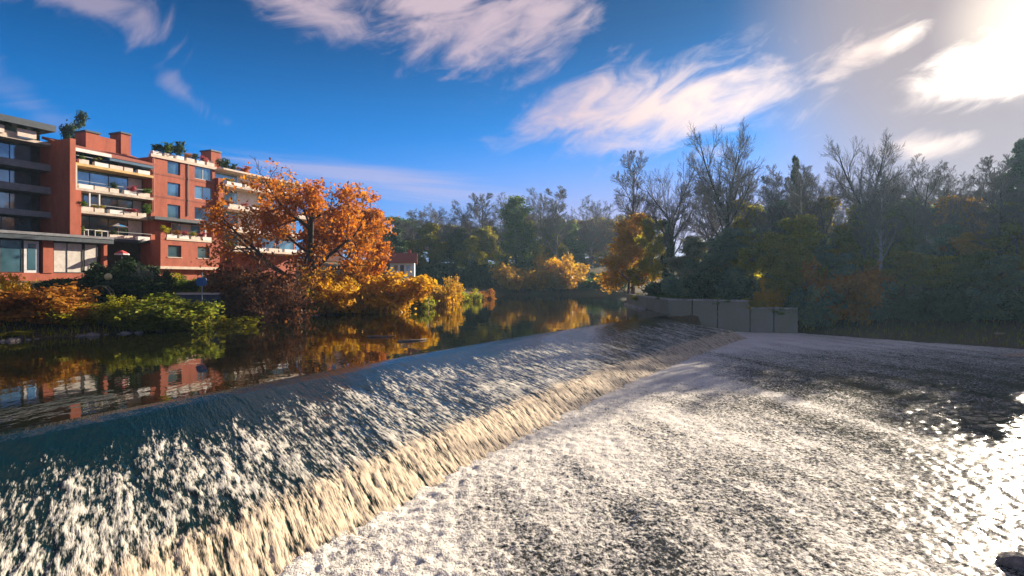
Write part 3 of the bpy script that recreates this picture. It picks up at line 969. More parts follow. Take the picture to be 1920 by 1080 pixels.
def grow(seed, H, trunk_r, clear, nb, ang, ratio, up, wob=.16, leader=True, lean=0.0, taper=.7, minr=.012, shape=None):
    """branching skeleton: nb = branches per level, ang = angle per level, ratio = length per level"""
    r = np.random.RandomState(seed)
    out = []
    def poly(p, d, L, r0, r1, n, lev):
        pts = [p]; d = d / np.linalg.norm(d)
        for i in range(n):
            d = d + r.randn(3) * wob * (1 if lev else .35) / math.sqrt(n) + np.array([0, 0, up[min(lev, len(up) - 1)]]) / n
            d /= np.linalg.norm(d)
            p = p + d * L / n
            pts.append(p)
        pts = np.array(pts)
        rad = np.linspace(r0, r1, n + 1)
        out.append((pts, rad, lev))
        return pts, rad
    t0, tr = poly(np.zeros(3) - np.array([0, 0, .4]), np.array([lean, lean * .3, 1.0]), H * (1.0 if leader else taper), trunk_r, trunk_r * (.12 if leader else .5), 10, 0)
    tr[0] *= 1.35
    def branch(parent, prad, lev, Lp):
        if lev > len(nb): return
        n = nb[lev - 1]
        for i in range(n):
            lo = clear if lev == 1 else .22
            t = lo + (1 - lo) * ((i + r.rand()) / n)
            if not leader and lev == 1: t = lo + (1 - lo) * (i + r.rand()) / n
            q = t * (len(parent) - 1); j = min(int(q), len(parent) - 2); f = q - j
            p = parent[j] * (1 - f) + parent[j + 1] * f
            rr = (prad[j] * (1 - f) + prad[j + 1] * f)
            d = parent[j + 1] - parent[j]; d = d / np.linalg.norm(d)
            az = i * 2.39996 + r.rand() * .9
            ref = np.array([1.0, 0, 0]) if abs(d[2]) > .8 else np.array([0, 0, 1.0])
            a = np.cross(d, ref); a /= np.linalg.norm(a); b = np.cross(d, a)
            th = ang[lev - 1] * (.75 + .5 * r.rand())
            nd = d * math.cos(th) + (a * math.cos(az) + b * math.sin(az)) * math.sin(th)
            L = Lp * ratio[lev - 1] * (.7 + .6 * r.rand())
            if lev == 1 and shape is not None: L *= shape((t - clear) / (1 - clear))
            elif lev > 1: L *= 1.15 - .55 * t
            r0 = max(minr, min(rr * .72, .03 + L * .022)); r1 = max(minr * .8, r0 * .25)
            pp, pr = poly(p, nd, L, r0, r1, 5 if lev <= 2 else 3, lev)
            branch(pp, pr, lev + 1, L)
    branch(t0, tr, 1, H)
    if not lean:                                    # the crown balances over the trunk
        cen = np.concatenate([p[0] for p in out if p[2] >= 2]).mean(0)
        for p in out:
            z = np.clip(p[0][:, 2], 0, None)
            p[0][:, 0] -= cen[0] / cen[2] * z; p[0][:, 1] -= cen[1] / cen[2] * z
    return out

def leaves_at(seed, centers, n_each, sigma, size, jit=.35, flat=.0):
    r = np.random.RandomState(seed)
    c = np.repeat(centers, n_each, axis=0) + r.randn(len(centers) * n_each, 3) * np.array([sigma, sigma, sigma * .8])
    n = len(c)
    nrm = r.randn(n, 3); nrm[:, 2] += flat; nrm /= np.linalg.norm(nrm, axis=1)[:, None]
    ref = r.randn(n, 3)
    a = np.cross(nrm, ref); a /= np.linalg.norm(a, axis=1)[:, None]; b = np.cross(nrm, a)
    sz = size * (1 + jit * r.randn(n)).clip(.4, 2)[:, None]
    bend = nrm * sz * .18
    v = np.stack([c - a * sz * .62, c - b * sz * .36 + bend, c + a * sz * .62, c + b * sz * .36 + bend], 1).reshape(-1, 3)
    return v, np.arange(n * 4).reshape(-1, 4)

PROTO = {}
def proto(name, polys, leaf=None, split=2, sides=(7, 5, 4, 3, 3, 3)):
    """trunk mesh: trunk and limbs; crown mesh: twigs for a bare tree, leaves for a leafy one"""
    allp = np.concatenate([p[0] for p in polys])
    sd = lambda l: sides[min(l, len(sides) - 1)]
    low = [p for p in polys if p[2] < split]; hi = [p for p in polys if p[2] >= split]
    d = {}
    v, f = tubes(low, sd)
    d['trunk'] = np_mesh(name + '_trunk', v, f, True)
    if hi:
        v, f = tubes(hi, sd)
        d['twigs'] = np_mesh(name + '_twigs', v, f, True)
    if leaf is not None:
        v2, f2 = leaf
        d['leaves'] = np_mesh(name + '_leaves', v2, f2)
        allp = np.concatenate([allp, v2])
    lo, hi_ = np.percentile(allp, .7, axis=0), np.percentile(allp, 99.3, axis=0)
    d['h'] = allp[:, 2].max(); d['w'] = (hi_[0] - lo[0] + hi_[1] - lo[1]) / 2
    PROTO[name] = d
    return d

def tips(polys, levs, k=3):
    c = []
    for pts, rad, lev in polys:
        if lev in levs:
            c += [pts[-1]] + ([pts[len(pts) // 2]] if k > 1 else []) + ([pts[-2]] if k > 2 else [])
    return np.array(c)
PI = math.pi
# bare trees
proto('bare_fan', grow(155, 20, .6, .42, (12, 8, 8, 8), (.95, .6, .6, .6), (.46, .50, .50, .52), (.03, .42, .25, .15), leader=False, taper=.68, wob=.2, minr=.022, shape=lambda t: 1.0 + .1 * t))
proto('bare_tall', grow(3, 20, .34, .30, (15, 7, 8, 7), (.50, .5, .6, .6), (.27, .52, .52, .5), (.02, .6, .4, .2), minr=.02, shape=lambda t: 1.1 - .65 * t))
proto('bare_round', grow(4, 20, .36, .35, (13, 8, 8, 7), (.80, .6, .6, .6), (.36, .50, .5, .5), (.03, .45, .3, .2), minr=.02, shape=lambda t: 1.2 - .7 * t))
proto('bare_round_b', grow(14, 20, .34, .33, (12, 8, 8, 7), (.65, .6, .6, .6), (.38, .5, .5, .5), (.03, .5, .3, .2), lean=.10, minr=.02, shape=lambda t: 1.15 - .55 * t))
# leafy trees
def leafy(name, seed, n_each, sigma, size, levs=(3,), drop=0.0, top_bare=0.0, **kw):
    sk = grow(seed, 20, **kw)
    c = tips(sk, levs)
    r = np.random.RandomState(seed)
    keep = r.rand(len(c)) > drop
    if top_bare:
        keep &= (r.rand(len(c)) > sstep(c[:, 2] / c[:, 2].max(), top_bare, 1.0) * .9)
    proto(name, sk, leaves_at(seed, c[keep], n_each, sigma, size))
leafy('oak', 5, 13, .60, .36, drop=.30, top_bare=.58, trunk_r=.6, clear=.16, nb=(12, 8, 6), ang=(1.05, .65, .6), ratio=(.58, .42, .40), up=(.05, .28, .1), wob=.35, minr=.03, shape=lambda t: 1.15 - .55 * t, leader=False, taper=.8)
leafy('leafy', 6, 12, .65, .42, drop=.15, trunk_r=.34, clear=.12, nb=(14, 7, 5), ang=(.9, .6, .6), ratio=(.30, .48, .42), up=(.03, .35, .1), minr=.02, shape=lambda t: 1.2 - .75 * t)
leafy('leafy_b', 7, 11, .70, .42, drop=.2, trunk_r=.30, clear=.10, nb=(15, 7, 5), ang=(.75, .6, .6), ratio=(.28, .50, .42), up=(.03, .5, .1), minr=.02, lean=.06, shape=lambda t: 1.1 - .55 * t)
leafy('ivy_column', 8, 9, .50, .34, drop=.1, trunk_r=.34, clear=.10, nb=(26, 6, 3), ang=(1.1, .6, .6), ratio=(.15, .5, .42), up=(.0, .3, .1), minr=.02, shape=lambda t: 1.15 - .7 * t)
leafy('conifer', 9, 10, .26, .30, levs=(2, 3), drop=.0, trunk_r=.28, clear=.12, nb=(48, 8, 2), ang=(1.35, .7, .5), ratio=(.20, .40, .3), up=(.0, -.1, 0), minr=.02, shape=lambda t: 1.2 - 1.05 * t)
leafy('pine', 19, 12, .34, .30, levs=(2, 3), drop=.0, trunk_r=.22, clear=.45, nb=(13, 7, 2), ang=(1.25, .7, .5), ratio=(.24, .45, .3), up=(.0, .15, 0), minr=.02, shape=lambda t: 1.25 - .75 * t)
# shrubs, 3 m tall
def shrub(name, seed, nst, spread, n_each, sigma, size, bare=False, Hs=3.0, drop=0.0, arch=-.2):
    r = np.random.RandomState(seed); polys = []
    for i in range(nst):
        sk = grow(seed * 100 + i, Hs * (.6 + .45 * r.rand()), .03, .2, (7, 5) if not bare else (9, 7, 4), (.6, .6, .6), (.34, .5, .5), (arch, .1, .1), wob=.4, minr=.010 if not bare else .009)
        az = r.rand() * 2 * PI; ln = r.rand() ** .7 * spread; off = np.array([math.cos(az), math.sin(az), 0]) * r.rand() ** .5 * .75
        for p, rad, lev in sk:
            q = p.copy(); h = np.clip(q[:, 2], 0, None)
            q[:, 0] += math.cos(az) * ln * h / Hs * Hs * .5; q[:, 1] += math.sin(az) * ln * h / Hs * Hs * .5
            q[:, 2] *= (1 - .30 * ln)
            polys.append((q + off, rad, lev))
    c = tips(polys, (2,), 3)
    keep = r.rand(len(c)) > drop
    proto(name, polys, leaves_at(seed, c[keep], n_each, sigma, size), split=1, sides=(5, 3, 3, 3))
shrub('shrub', 31, 15, 1.0, 8, .17, .17)
shrub('shrub_b', 32, 14, 1.3, 7, .20, .19, drop=.15)
shrub('twiggy_shrub', 33, 16, 1.1, 2, .14, .13, bare=True, drop=.55)
shrub('weeping_shrub', 34, 15, 1.3, 8, .16, .16, arch=-.9)
shrub('small_plant', 35, 4, .9, 3, .2, .26)

def plant(kind, name, cat, px, depth, top, width, label, leafm=None, group=None, bark=None, twig=None, rz=None, base=None, X=None, parts=('trunk', 'crown')):
    """set a plant on the ground at column px and distance depth, grown to the row top and the width in pixels"""
    p = PROTO[kind]
    x = (px - 960) / F * depth
    z0 = gz(x, depth) if base is None else base
    H = max(.3, CAMZ + (HOR - top) / F * depth - z0)
    sz = H / p['h']; sx = width / F * depth / p['w']
    o = empty(name, (x, depth, z0 - .05), 0)
    rz = random.Random(int(px * 7 + depth * 13)).random() * 6.28 if rz is None else rz
    tag(o, label, cat, group)
    def child(nm, me, mat):
        c = link(nm, me, mat, o)
        c.scale = (sx, sx, sz); c.rotation_euler = (0, 0, rz)
        return c
    t = child(parts[0], p['trunk'], bark or M_bark)
    if 'twigs' in p: 
        tw = child('twigs' if 'leaves' in p else parts[1], p['twigs'], twig or M_twig)
    if 'leaves' in p: tag(child(parts[1], p['leaves'], LF[leafm]), kind='stuff')
    if 'twigs' in p: tag(tw, kind='stuff')
    return o

# --- left bank, nearest first
SH = ('stem', 'foliage')
def bush(kind, px, d, top, w, label, leafm, group=None, name='shrub', cat='shrub', **kw):
    return plant(kind, name, cat, px, d, top, w, label, leafm, group, bark=M_barkd, twig=M_twigr, parts=SH, **kw)
bush('shrub_b', 50, 45.5, 518, 190, 'big rusty orange shrub at the left edge of the river bank', 'rust', rz=1.0)
bush('shrub', 108, 46.5, 560, 90, 'low rusty shrub right beside the big orange one at the left edge', 'rust')
bush('small_plant', 30, 48, 505, 46, 'slender yellow sapling standing above the rusty shrub', 'gold', name='sapling', cat='sapling')
bush('shrub_b', 165, 47.8, 553, 120, 'yellow-green shrub between the rusty shrub and the green ones', 'yellowgreen')
bush('weeping_shrub', 232, 49, 548, 90, 'narrow yellow-green arching shrub left of the round green shrub', 'yellowgreen')
bush('shrub', 310, 51, 545, 140, 'round bright green shrub on the bank below the blue sign', 'lime')
bush('shrub', 285, 53, 556, 70, 'small green shrub tucked behind the round green shrub', 'green')
bush('small_plant', 395, 53.5, 590, 60, 'low tuft of weeds right of the round green shrub', 'yellowgreen', name='weed_tuft', cat='plant')
bush('small_plant', 440, 57, 588, 90, 'yellow-green weeds at the foot of the red-brown thicket', 'yellowgreen', name='weed_tuft', cat='plant')
bush('small_plant', 15, 42.8, 618, 60, 'weeds at the water edge below the rusty shrub', 'yellowgreen', name='weed_tuft', cat='plant')
# garden in front of the house
G = 'dark evergreens in front of the ground floor'
for i, (px, d, t, w) in enumerate(((190, 62, 488, 60), (222, 60, 497, 64), (250, 64, 478, 60), (282, 63, 492, 56), (160, 59, 512, 66), (118, 58, 520, 70), (240, 58, 515, 80), (285, 60, 516, 60))):
    bush('shrub', px, d, t, w, 'dark evergreen shrub in the garden under the slate canopy', 'dark', G, name='evergreen_shrub')
bush('shrub_b', 268, 61, 488, 34, 'pale variegated shrub among the dark evergreens', 'pale')
for i, (px, t, w) in enumerate(((318, 508, 54), (352, 512, 44), (392, 508, 44))):
    bush('weeping_shrub', px, 68.5, t, w, 'trailing green creeper on the garden wall below the red terrace block', 'yellowgreen' if i != 1 else 'green', 'creepers below the terrace block', name='creeper')
bush('shrub', 345, 64, 540, 60, 'low green hedge bush above the pale garden ledge', 'green')
bush('shrub', 392, 64, 535, 44, 'small yellow-green bush right of the blue sign', 'yellowgreen')
# red-brown thicket below the oak
for i, (px, d, t, w, l) in enumerate(((455, 63, 470, 120, 'left clump of the red-brown thicket beside the brick house'), (520, 64, 492, 120, 'right clump of the red-brown thicket under the orange oak'), (488, 61, 520, 110, 'lowest clump of the red-brown thicket, nearest the water'))):
    bush('twiggy_shrub', px, d, t, w, l, 'brown', name='thicket_shrub')
bush('shrub_b', 478, 66, 478, 130, 'brown-leaved shrub inside the red-brown thicket', 'brown')
# the oak
plant('oak', 'oak_tree', 'tree', 580, 72, 292, 305, 'big spreading oak with orange leaves and bare top beside the brick house', 'orange', bark=M_barkd, twig=M_twigr, rz=2.2)
plant('leafy', 'young_oak', 'tree', 690, 82, 385, 95, 'smaller orange tree at the right side of the big oak', 'orange', bark=M_barkd)
# golden bank shrubs
bush('weeping_shrub', 598, 73, 495, 135, 'golden shrub directly under the oak, left of the widest one', 'gold')
bush('weeping_shrub', 695, 80, 482, 170, 'widest golden arching shrub overhanging the river', 'gold', rz=.4)
bush('shrub_b', 640, 78, 498, 80, 'orange-gold shrub squeezed between two golden shrubs under the oak', 'orange')
bush('shrub', 560, 70, 525, 60, 'small green-gold shrub between the thicket and the golden shrubs', 'yellowgreen')
bush('shrub_b', 778, 92, 532, 56, 'yellow-green shrub in front of the pinkish garden wall', 'yellowgreen')
bush('weeping_shrub', 838, 106, 513, 66, 'round orange-gold shrub right of the garden wall', 'gold')
bush('shrub_b', 815, 112, 530, 60, 'yellow-green shrub behind the round orange-gold shrub', 'yellowgreen')
bush('shrub_b', 875, 122, 538, 50, 'low green-gold shrub on the point of the left bank', 'yellowgreen')
bush('shrub', 908, 135, 540, 44, 'reddish low shrub at the tip of the left bank', 'rust')
bush('shrub_b', 975, 174.0, 484, 104, 'left of two golden shrubs mirrored at the head of the river', 'gold')
bush('shrub_b', 1054, 178.5, 468, 96, 'right of two golden shrubs mirrored at the head of the river', 'gold')
bush('shrub_b', 1005, 184, 462, 40, 'small gold bush behind and between the two mirrored golden shrubs', 'gold')

# --- wood beyond the upper river
def tree(kind, px, d, top, w, label, leafm=None, group=None, bark=None, name=None, **kw):
    return plant(kind, name or ('bare_tree' if kind.startswith('bare') else ('conifer_tree' if kind in ('conifer', 'pine') else 'leafy_tree')), 'tree', px, d, top, w, label, leafm, group, bark=bark, **kw)
GF = 'leafless trees of the wood behind the upper river'
Lb = 'leafless grey tree in the wood behind the head of the river'
rt = random.Random(5)
kinds = ('bare_round', 'bare_tall', 'bare_round_b', 'bare_fan')
far = ((745, 196, 408, 66), (775, 205, 395, 70), (806, 192, 380, 76), (845, 210, 385, 70), (868, 190, 372, 84), (905, 198, 360, 90), (938, 212, 358, 80), (985, 205, 362, 70),
       (1015, 196, 352, 84), (1042, 190, 350, 86), (1098, 205, 364, 90), (1146, 215, 385, 80))
for i, (px, d, t, w) in enumerate(far):
    tree(kinds[i % 4], px, d, t, w, Lb, None, GF)
Lu = 'olive-leaved tree low in the wood behind the head of the river'
for i, (px, d, t, w) in enumerate(((760, 186, 450, 66), (850, 188, 425, 62), (885, 184, 440, 60), (920, 192, 420, 60), (1030, 194, 425, 60), (725, 190, 430, 60))):
    tree(('leafy', 'leafy_b')[i % 2], px, d, t, w, Lu, ('olive', 'green', 'yellowgreen', 'olive')[i % 4], 'leafy trees low in the far wood')
tree('leafy', 806, 182, 415, 78, 'golden-olive tree left of the wood behind the teal cottage', 'olive')
tree('ivy_column', 968, 182, 362, 66, 'tall ivy-green tree above the left golden shrub', 'green')
tree('ivy_column', 995, 186, 410, 40, 'yellow-green slim tree right of the tall ivy-green tree', 'yellowgreen')
tree('leafy', 738, 165, 425, 56, 'dark evergreen tree behind the right side of the oak', 'dark')
# dark understorey at the head of the river
GS = 'dark bushes along the foot of the far wood'
for i in range(17):
    px = 690 + i * 24 + rt.uniform(-6, 6)
    bush('shrub', px, rt.uniform(182, 192) if px > 900 else 176 + rt.uniform(-6, 10), 500 + rt.uniform(-14, 16), 52, 'dark bush along the foot of the far wood', 'dark', GS, name='understorey_bush')

for px, d_, t in ((1070, 250, 484), (1098, 256, 480), (1122, 248, 484), (1146, 252, 478), (1168, 246, 484), (1190, 250, 480)):
    bush('shrub_b', px, d_, t, 58, 'olive bush right of the mirrored golden shrubs at the river bend', 'olive', 'olive bushes at the river bend', name='understorey_bush')

for px, d_, t in ((1058, 268, 408), (1090, 275, 412), (1118, 262, 405), (1148, 270, 410), (1180, 265, 400)):
    tree('leafy', px, d_, t, 60, 'faint olive tree far behind the gap at the river bend', 'olive', 'faint trees far behind the river bend')

for px, d_, t in ((1092, 181, 524), (1112, 184, 518), (1132, 180, 522), (1150, 177, 516), (1120, 196, 508)):
    bush('shrub', px, d_, t, 44, 'low green bush on the bank right of the mirrored golden shrubs', 'green', 'low bushes right of the golden shrubs', name='understorey_bush')

# --- trees behind the abutment wall
tree('bare_tall', 1186, 108, 280, 84, 'slim leafless tree standing left of the abutment wall, highest on its side', rz=.5)
tree('leafy_b', 1178, 104, 395, 96, 'orange and gold leaved tree below the slim leafless tree', 'gold')
tree('leafy', 1222, 100, 405, 72, 'yellow-olive tree hanging over the upstream end of the abutment wall', 'yellowgreen')
tree('leafy_b', 1165, 181, 462, 50, 'small golden tree at the dark bend of the bank', 'gold')
tree('bare_fan', 1262, 98, 288, 110, 'leafless tree with dark ivy-wrapped trunk between slim tree and tallest tree', None, bark=M_barkd, rz=2.0)
tree('ivy_column', 1253, 97, 405, 26, 'dark ivy wrapped round a trunk beside the pale sky gap', 'dark', name='ivy_clad_trunk')
tree('bare_round_b', 1318, 96, 318, 110, 'leaning leafless tree with pale bark left of the tallest tree', None, bark=M_barkp)
tree('bare_fan', 1362, 92, 228, 165, 'tallest leafless tree with wide fan crown above the wall', None, bark=M_barkd, rz=4.1)
tree('leafy_b', 1392, 94, 372, 90, 'yellow-green tree right behind the tallest leafless tree', 'yellowgreen')
tree('leafy', 1300, 90, 440, 100, 'grey-green tree behind the middle of the abutment wall', 'pale')
tree('leafy_b', 1350, 86, 425, 100, 'blue-green tree with brown sprays at the foot of the tallest tree', 'blue')
tree('leafy', 1410, 84, 430, 100, 'dense green-gold tree behind the low end of the abutment wall', 'yellowgreen')
for i, (px, d, t, w) in enumerate(((1240, 88, 515, 70), (1280, 82, 505, 80), (1330, 80, 500, 80), (1375, 78, 500, 80), (1420, 76, 508, 70), (1460, 75, 500, 80))):
    bush('shrub_b', px, d, t, w, 'dark green bush leaning over the top of the abutment wall', 'blue' if i % 2 else 'dark', 'bushes along the top of the abutment wall', name='wall_bush')
bush('shrub_b', 1440, 71.5, 512, 44, 'small bright yellow bush above the low end of the wall', 'gold')

for px, d_, t in ((1208, 94.0, 548), (1262, 79.5, 546), (1345, 73.5, 552), (1408, 71.6, 556), (1470, 70.2, 568)):
    bush('weeping_shrub', px, d_, t, 46, 'creeper spilling over the coping of the abutment wall', 'green' if px % 4 else 'olive', 'creepers on the abutment wall', name='wall_creeper', base=float(np.interp(px, [1200, 1400, 1420, 1500], [.9, .9, .2, .1])))

# --- wood on the right bank
LR = 'leafless tree of the hazy wood on the right bank'
for i, (px, d, t, w) in enumerate(((1455, 88, 310, 90), (1530, 90, 300, 100), (1770, 80, 300, 110), (1860, 76, 290, 100), (1960, 72, 290, 120), (2010, 70, 280, 130))):
    tree(kinds[(i * 3) % 4], px, d, t, w, LR, None, 'leafless trees of the right bank wood')
tree('bare_fan', 1630, 84, 248, 170, 'tallest leafless tree of the right bank wood, round crown against the bright cloud', None, bark=M_barkd)
tree('bare_round_b', 1715, 80, 285, 110, 'leafless tree leaning right beside the round-crowned tree', None, bark=M_barkd, rz=0)
tree('conifer', 1493, 92, 288, 38, 'dark pointed conifer top among the leafless trees', 'dark')
tree('conifer', 1915, 80, 255, 90, 'dark conifer at the right edge of the wood', 'dark')
for i in range(11):
    px = 1450 + i * 52 + rt.uniform(-9, 9)
    tree(kinds[(i * 3 + 1) % 4], px, float(np.interp(px, [1450, 1700, 1990], [79, 71, 63])) + rt.uniform(-2, 4), rt.uniform(300, 352), rt.uniform(75, 100), 'slender leafless tree along the front of the right bank wood', None, 'leafless trees along the front of the right bank wood', bark=(M_bark, M_barkp, M_barkd)[i % 3])
LM = 'leafy tree in the shade of the right bank wood'
for i, (px, d, t, w) in enumerate(((1462, 84, 372, 90), (1545, 86, 362, 96), (1610, 84, 380, 92), (1680, 82, 366, 96), (1745, 80, 384, 96), (1810, 76, 360, 100), (1875, 74, 376, 96), (1935, 72, 362, 100), (1515, 80, 408, 84), (1580, 77, 420, 90), (1650, 75, 412, 90), (1715, 73, 424, 90), (1780, 70, 416, 90), (1845, 67, 428, 90), (1905, 64, 414, 96), (1990, 64, 390, 110), (1560, 72, 470, 80), (1690, 69, 468, 84), (1750, 67, 476, 84), (1820, 64, 468, 84), (1880, 62, 476, 84))):
    tree(('leafy', 'leafy_b')[i % 2], px, d, t, w, LM, ('blue', 'olive', 'yellowgreen', 'lime', 'blue', 'gold', 'olive', 'rust')[i % 8], 'leafy trees of the right bank wood')
tree('leafy', 1500, 76, 400, 100, 'green-gold tree left of the rusty bank shrub', 'yellowgreen')
tree('leafy_b', 1470, 73, 430, 90, 'olive tree above the end of the wall', 'olive')
bush('shrub_b', 1590, 68, 478, 130, 'rusty pink shrub bulging over the right bank', 'rust')
bush('shrub_b', 1530, 69.5, 515, 90, 'dark shrub at the end of the abutment wall', 'blue')
for i in range(13):
    px = 1530 + i * 36
    d = float(np.interp(px, [1500, 1600, 1700, 1800, 1920, 2000], [70.5, 66.5, 62.5, 59, 55.5, 53])) + (2.0 if i % 2 else 3.6)
    bush('shrub' if i % 2 else 'twiggy_shrub', px, d, 535 + rt.uniform(-18, 14), 84, 'shadowy bush crowding the right bank above the water', 'dark' if i % 3 else 'blue', 'bushes crowding the right bank', name='bank_bush')
for i in range(11):
    bush('shrub_b', 1560 + i * 40, 78.5 - i * 1.2 + rt.uniform(-1.5, 1.5), 500 + rt.uniform(-8, 8), 84, 'olive bush deep under the trees of the right bank wood', 'olive' if i % 3 else 'blue', 'bushes deep under the right bank wood', name='understorey_bush')
# second and third rows up the slope
for i in range(7):
    px = 1310 + i * 100 + rt.uniform(-12, 12); dd_ = rt.uniform(112, 150)
    tree(('leafy', 'leafy_b')[i % 2], px, dd_, rt.uniform(445, 470), 90, 'hazy leafy tree in the back rows of the wooded slope', ('olive', 'green', 'rust', 'blue', 'olive')[i % 5], 'back rows of the wooded slope')
for i in range(4):
    px = 1330 + i * 160 + rt.uniform(-14, 14); dd_ = rt.uniform(105, 140)
    tree(kinds[i % 4], px, dd_, rt.uniform(318, 350), 110, 'hazy leafless tree in the back rows of the wooded slope', None, 'leafless trees in the back rows of the slope')
for i in range(10):
    px = 700 + i * 52 + rt.uniform(-10, 10); dd_ = rt.uniform(215, 240)
    tree(('leafy', 'leafy_b')[i % 2], px, dd_, rt.uniform(395, 425), 90, 'leafy tree at the very back of the far wood', ('olive', 'green', 'brown')[i % 3], 'back row of the far wood')
# pine behind the house
plant('pine', 'pine_tree', 'tree', 138, 104, 203, 62, 'dark pine rising behind the roof of the brick apartment block', 'dark', bark=M_barkd, base=6.0)

# ------------------------------------------------------------------ small things
# plants on the roof terrace and balconies
def to_world(u, v, z):
    return (P0[0] + u * DV[0] - v * NV[0], P0[1] + u * DV[1] - v * NV[1], z)
def potted(px, v, z, H, w, label, leafm, group=None, kind='small_plant'):
    p = PROTO[kind]
    x, y, z = to_world(U(px, v), v, z)
    o = empty('balcony_plant', (x, y, z)); tag(o, label, 'plant', group)
    rz = random.Random(int(px * 3)).random() * 6
    for nm, me, mt in (('stem', p['trunk'], M_barkd), ('foliage', p['leaves'], LF[leafm])):
        c = link(nm, me, mt, o); tag(c, kind='stuff' if nm == 'foliage' else None); c.scale = (w / p['w'], w / p['w'], H / p['h']); c.rotation_euler.z = rz
for i, (px, H, w, lf) in enumerate(((293, 1.2, 1.4, 'dark'), (306, 1.6, 1.7, 'green'), (318, 1.4, 1.6, 'dark'), (333, 2.2, 1.8, 'dark'), (352, .9, 1.3, 'rust'), (366, 1.1, 1.2, 'dark'), (383, .9, 1.2, 'pink'))):
    potted(px, .15, ztop + .8, H, w, 'leafy plant along the roof terrace of the red block', lf, 'roof terrace plants')
for px, H, w in ((415, 1.5, 1.3), (424, 2.0, 1.4), (434, 1.2, 1.3), (455, 1.3, 1.8)):
    potted(px, .3, elv[0] + 2.5, H, w, 'dark plant on the roof edge right of the end chimney', 'dark' if px < 440 else 'orange', 'plants on the right roof edge')
for i, z in enumerate(levels):
    for px, lf in ((152, 'green'), (182, 'olive'), (214, 'dark'), (246, 'pink'), (276, 'green')):
        if (px + i) % 3 == 0: continue
        potted(px, -.2, z + .58, .5 + .35 * ((px + i) % 4) / 3, .8 + .5 * ((px * 3 + i) % 3) / 2, 'small plant on the %s balcony of the middle bay' % ('top', 'second', 'third', 'lowest')[i], lf, 'middle bay balcony plants')
potted(276, -.25, levels[2] + .58, 1.5, 1.2, 'tall green plant at the right end of the third balcony', 'green')
potted(276, -.3, levels[1] + .58, .8, 1.6, 'wide green plant spilling over the right end of the second balcony', 'green')
for i, px in enumerate((311, 330, 345, 360, 377)):
    potted(px, v1 + .15, tz + .7, .7 if i else 1.2, 1.0, 'flowering plant on the terrace under the slate canopy', ('yellowgreen', 'rust', 'pink', 'olive', 'pink')[i], 'terrace planter flowers')
for i in range(4):
    for j in range(3):
        potted(432 + j * 26, -1.0 - .5 * i + .3, elv[i] + .55, .6, 1.0, 'small plant on the %s balcony beside the oak' % ('top', 'second', 'third', 'lowest')[i], ('olive', 'rust', 'pink')[(i + j) % 3], 'right bay balcony plants')
for i, px in enumerate((14, 42, 70)):
    potted(px, 2.4, llv[0] + 1.0, .7, .9, 'small dark plant on the top balcony of the shaded left wing', 'dark', 'left wing balcony plants')

# striped parasol on the lowest balcony
def parasol():
    x, y, z = to_world(U(222, -.1), -.1, levels[3] + .15)
    o = empty('parasol', (x, y, z)); tag(o, 'colourful red, yellow and blue parasol on the lowest middle balcony', 'parasol')
    MB().tube([(0, 0, 0), (0, 0, 1.75)], .025, 8).build('pole', M_metal, o)
    cols = [(.6, .06, .04), (.65, .45, .05), (.7, .68, .62), (.04, .22, .45)]
    mb0 = None
    for i in range(8):
        a0, a1 = i * PI / 4, (i + 1) * PI / 4
        r = 1.05
        vs = [(0, 0, 1.95), (r * math.cos(a0), r * math.sin(a0), 1.5), (r * math.cos(a1), r * math.sin(a1), 1.5), (0, 0, 1.91), (r * math.cos(a0), r * math.sin(a0), 1.47), (r * math.cos(a1), r * math.sin(a1), 1.47)]
        MB().add(vs, [(0, 1, 2), (5, 4, 3), (1, 4, 5, 2)]).build('canopy_panel', surf('parasol_%d' % (i % 4), cols[i % 4], .8, .1, 2.0), o)
parasol()
# red awning stand at the corner below it
x, y, z = to_world(U(216, gv + .2), gv - 1.0, gzt - 1.1)
o = empty('market_umbrella', (x, y, gz(x, y))); tag(o, 'small red and white garden umbrella at the end of the slate canopy', 'umbrella')
hh = z - gz(x, y)
MB().tube([(0, 0, 0), (0, 0, hh + .4)], .03, 8).build('pole', M_metal, o)
MB().lathe([(.75, hh), (.4, hh + .25), (.03, hh + .42)], sides=8).build('canopy', surf('red_cloth', (.55, .07, .07), .8, .15, 2.0), o)
MB().lathe([(.77, hh - .14), (.76, hh - .002)], sides=8).build('valance', surf('white_cloth', (.7, .66, .62), .8, .15, 2.0), o)

# globe lamp and the trellis arch in the garden
pz = at(203, 548, 56)
g0_ = gz(pz.x, pz.y)
o = empty('globe_lamp', (pz.x, pz.y, g0_)); tag(o, 'garden lamp with yellowish glass globe on thin post before dark evergreens', 'lamp')
zt = at(203, 519, 56).z - g0_
MB().tube([(0, 0, -.2), (0, 0, zt - .28)], .04, 8).build('post', M_slate, o)
MB().lathe([(.14, zt - .30), (.16, zt - .24)], sides=12).build('collar', M_slate, o)
prof_ = [(.34 * math.sin(t), zt - .34 * math.cos(t)) for t in np.linspace(.5, PI - .02, 9)]
MB().lathe(prof_, sides=14).build('globe', surf('opal_glass', (.60, .50, .22), .3, .1, 2.0), o, True)
pz = at(190, 560, 54); g0_ = gz(pz.x, pz.y) 
o = empty('garden_arch', (pz.x, pz.y, g0_)); tag(o, 'weathered round wooden garden arch left of the globe lamp post', 'arch')
rad_ = 22 / F * 54
zc = at(190, 558, 54).z - g0_
arc = [(-rad_, 0, -.2)] + [(-rad_ * math.cos(t), 0, max(zc, .2) + rad_ * math.sin(t)) for t in np.linspace(0, PI, 13)] + [(rad_, 0, -.2)]
for yy_ in (-.25, .25):
    MB().tube([(p[0], yy_, p[2]) for p in arc], .06, 6).build('hoop', surf('grey_wood', (.14, .13, .06), .9, .3, 3.0), o)
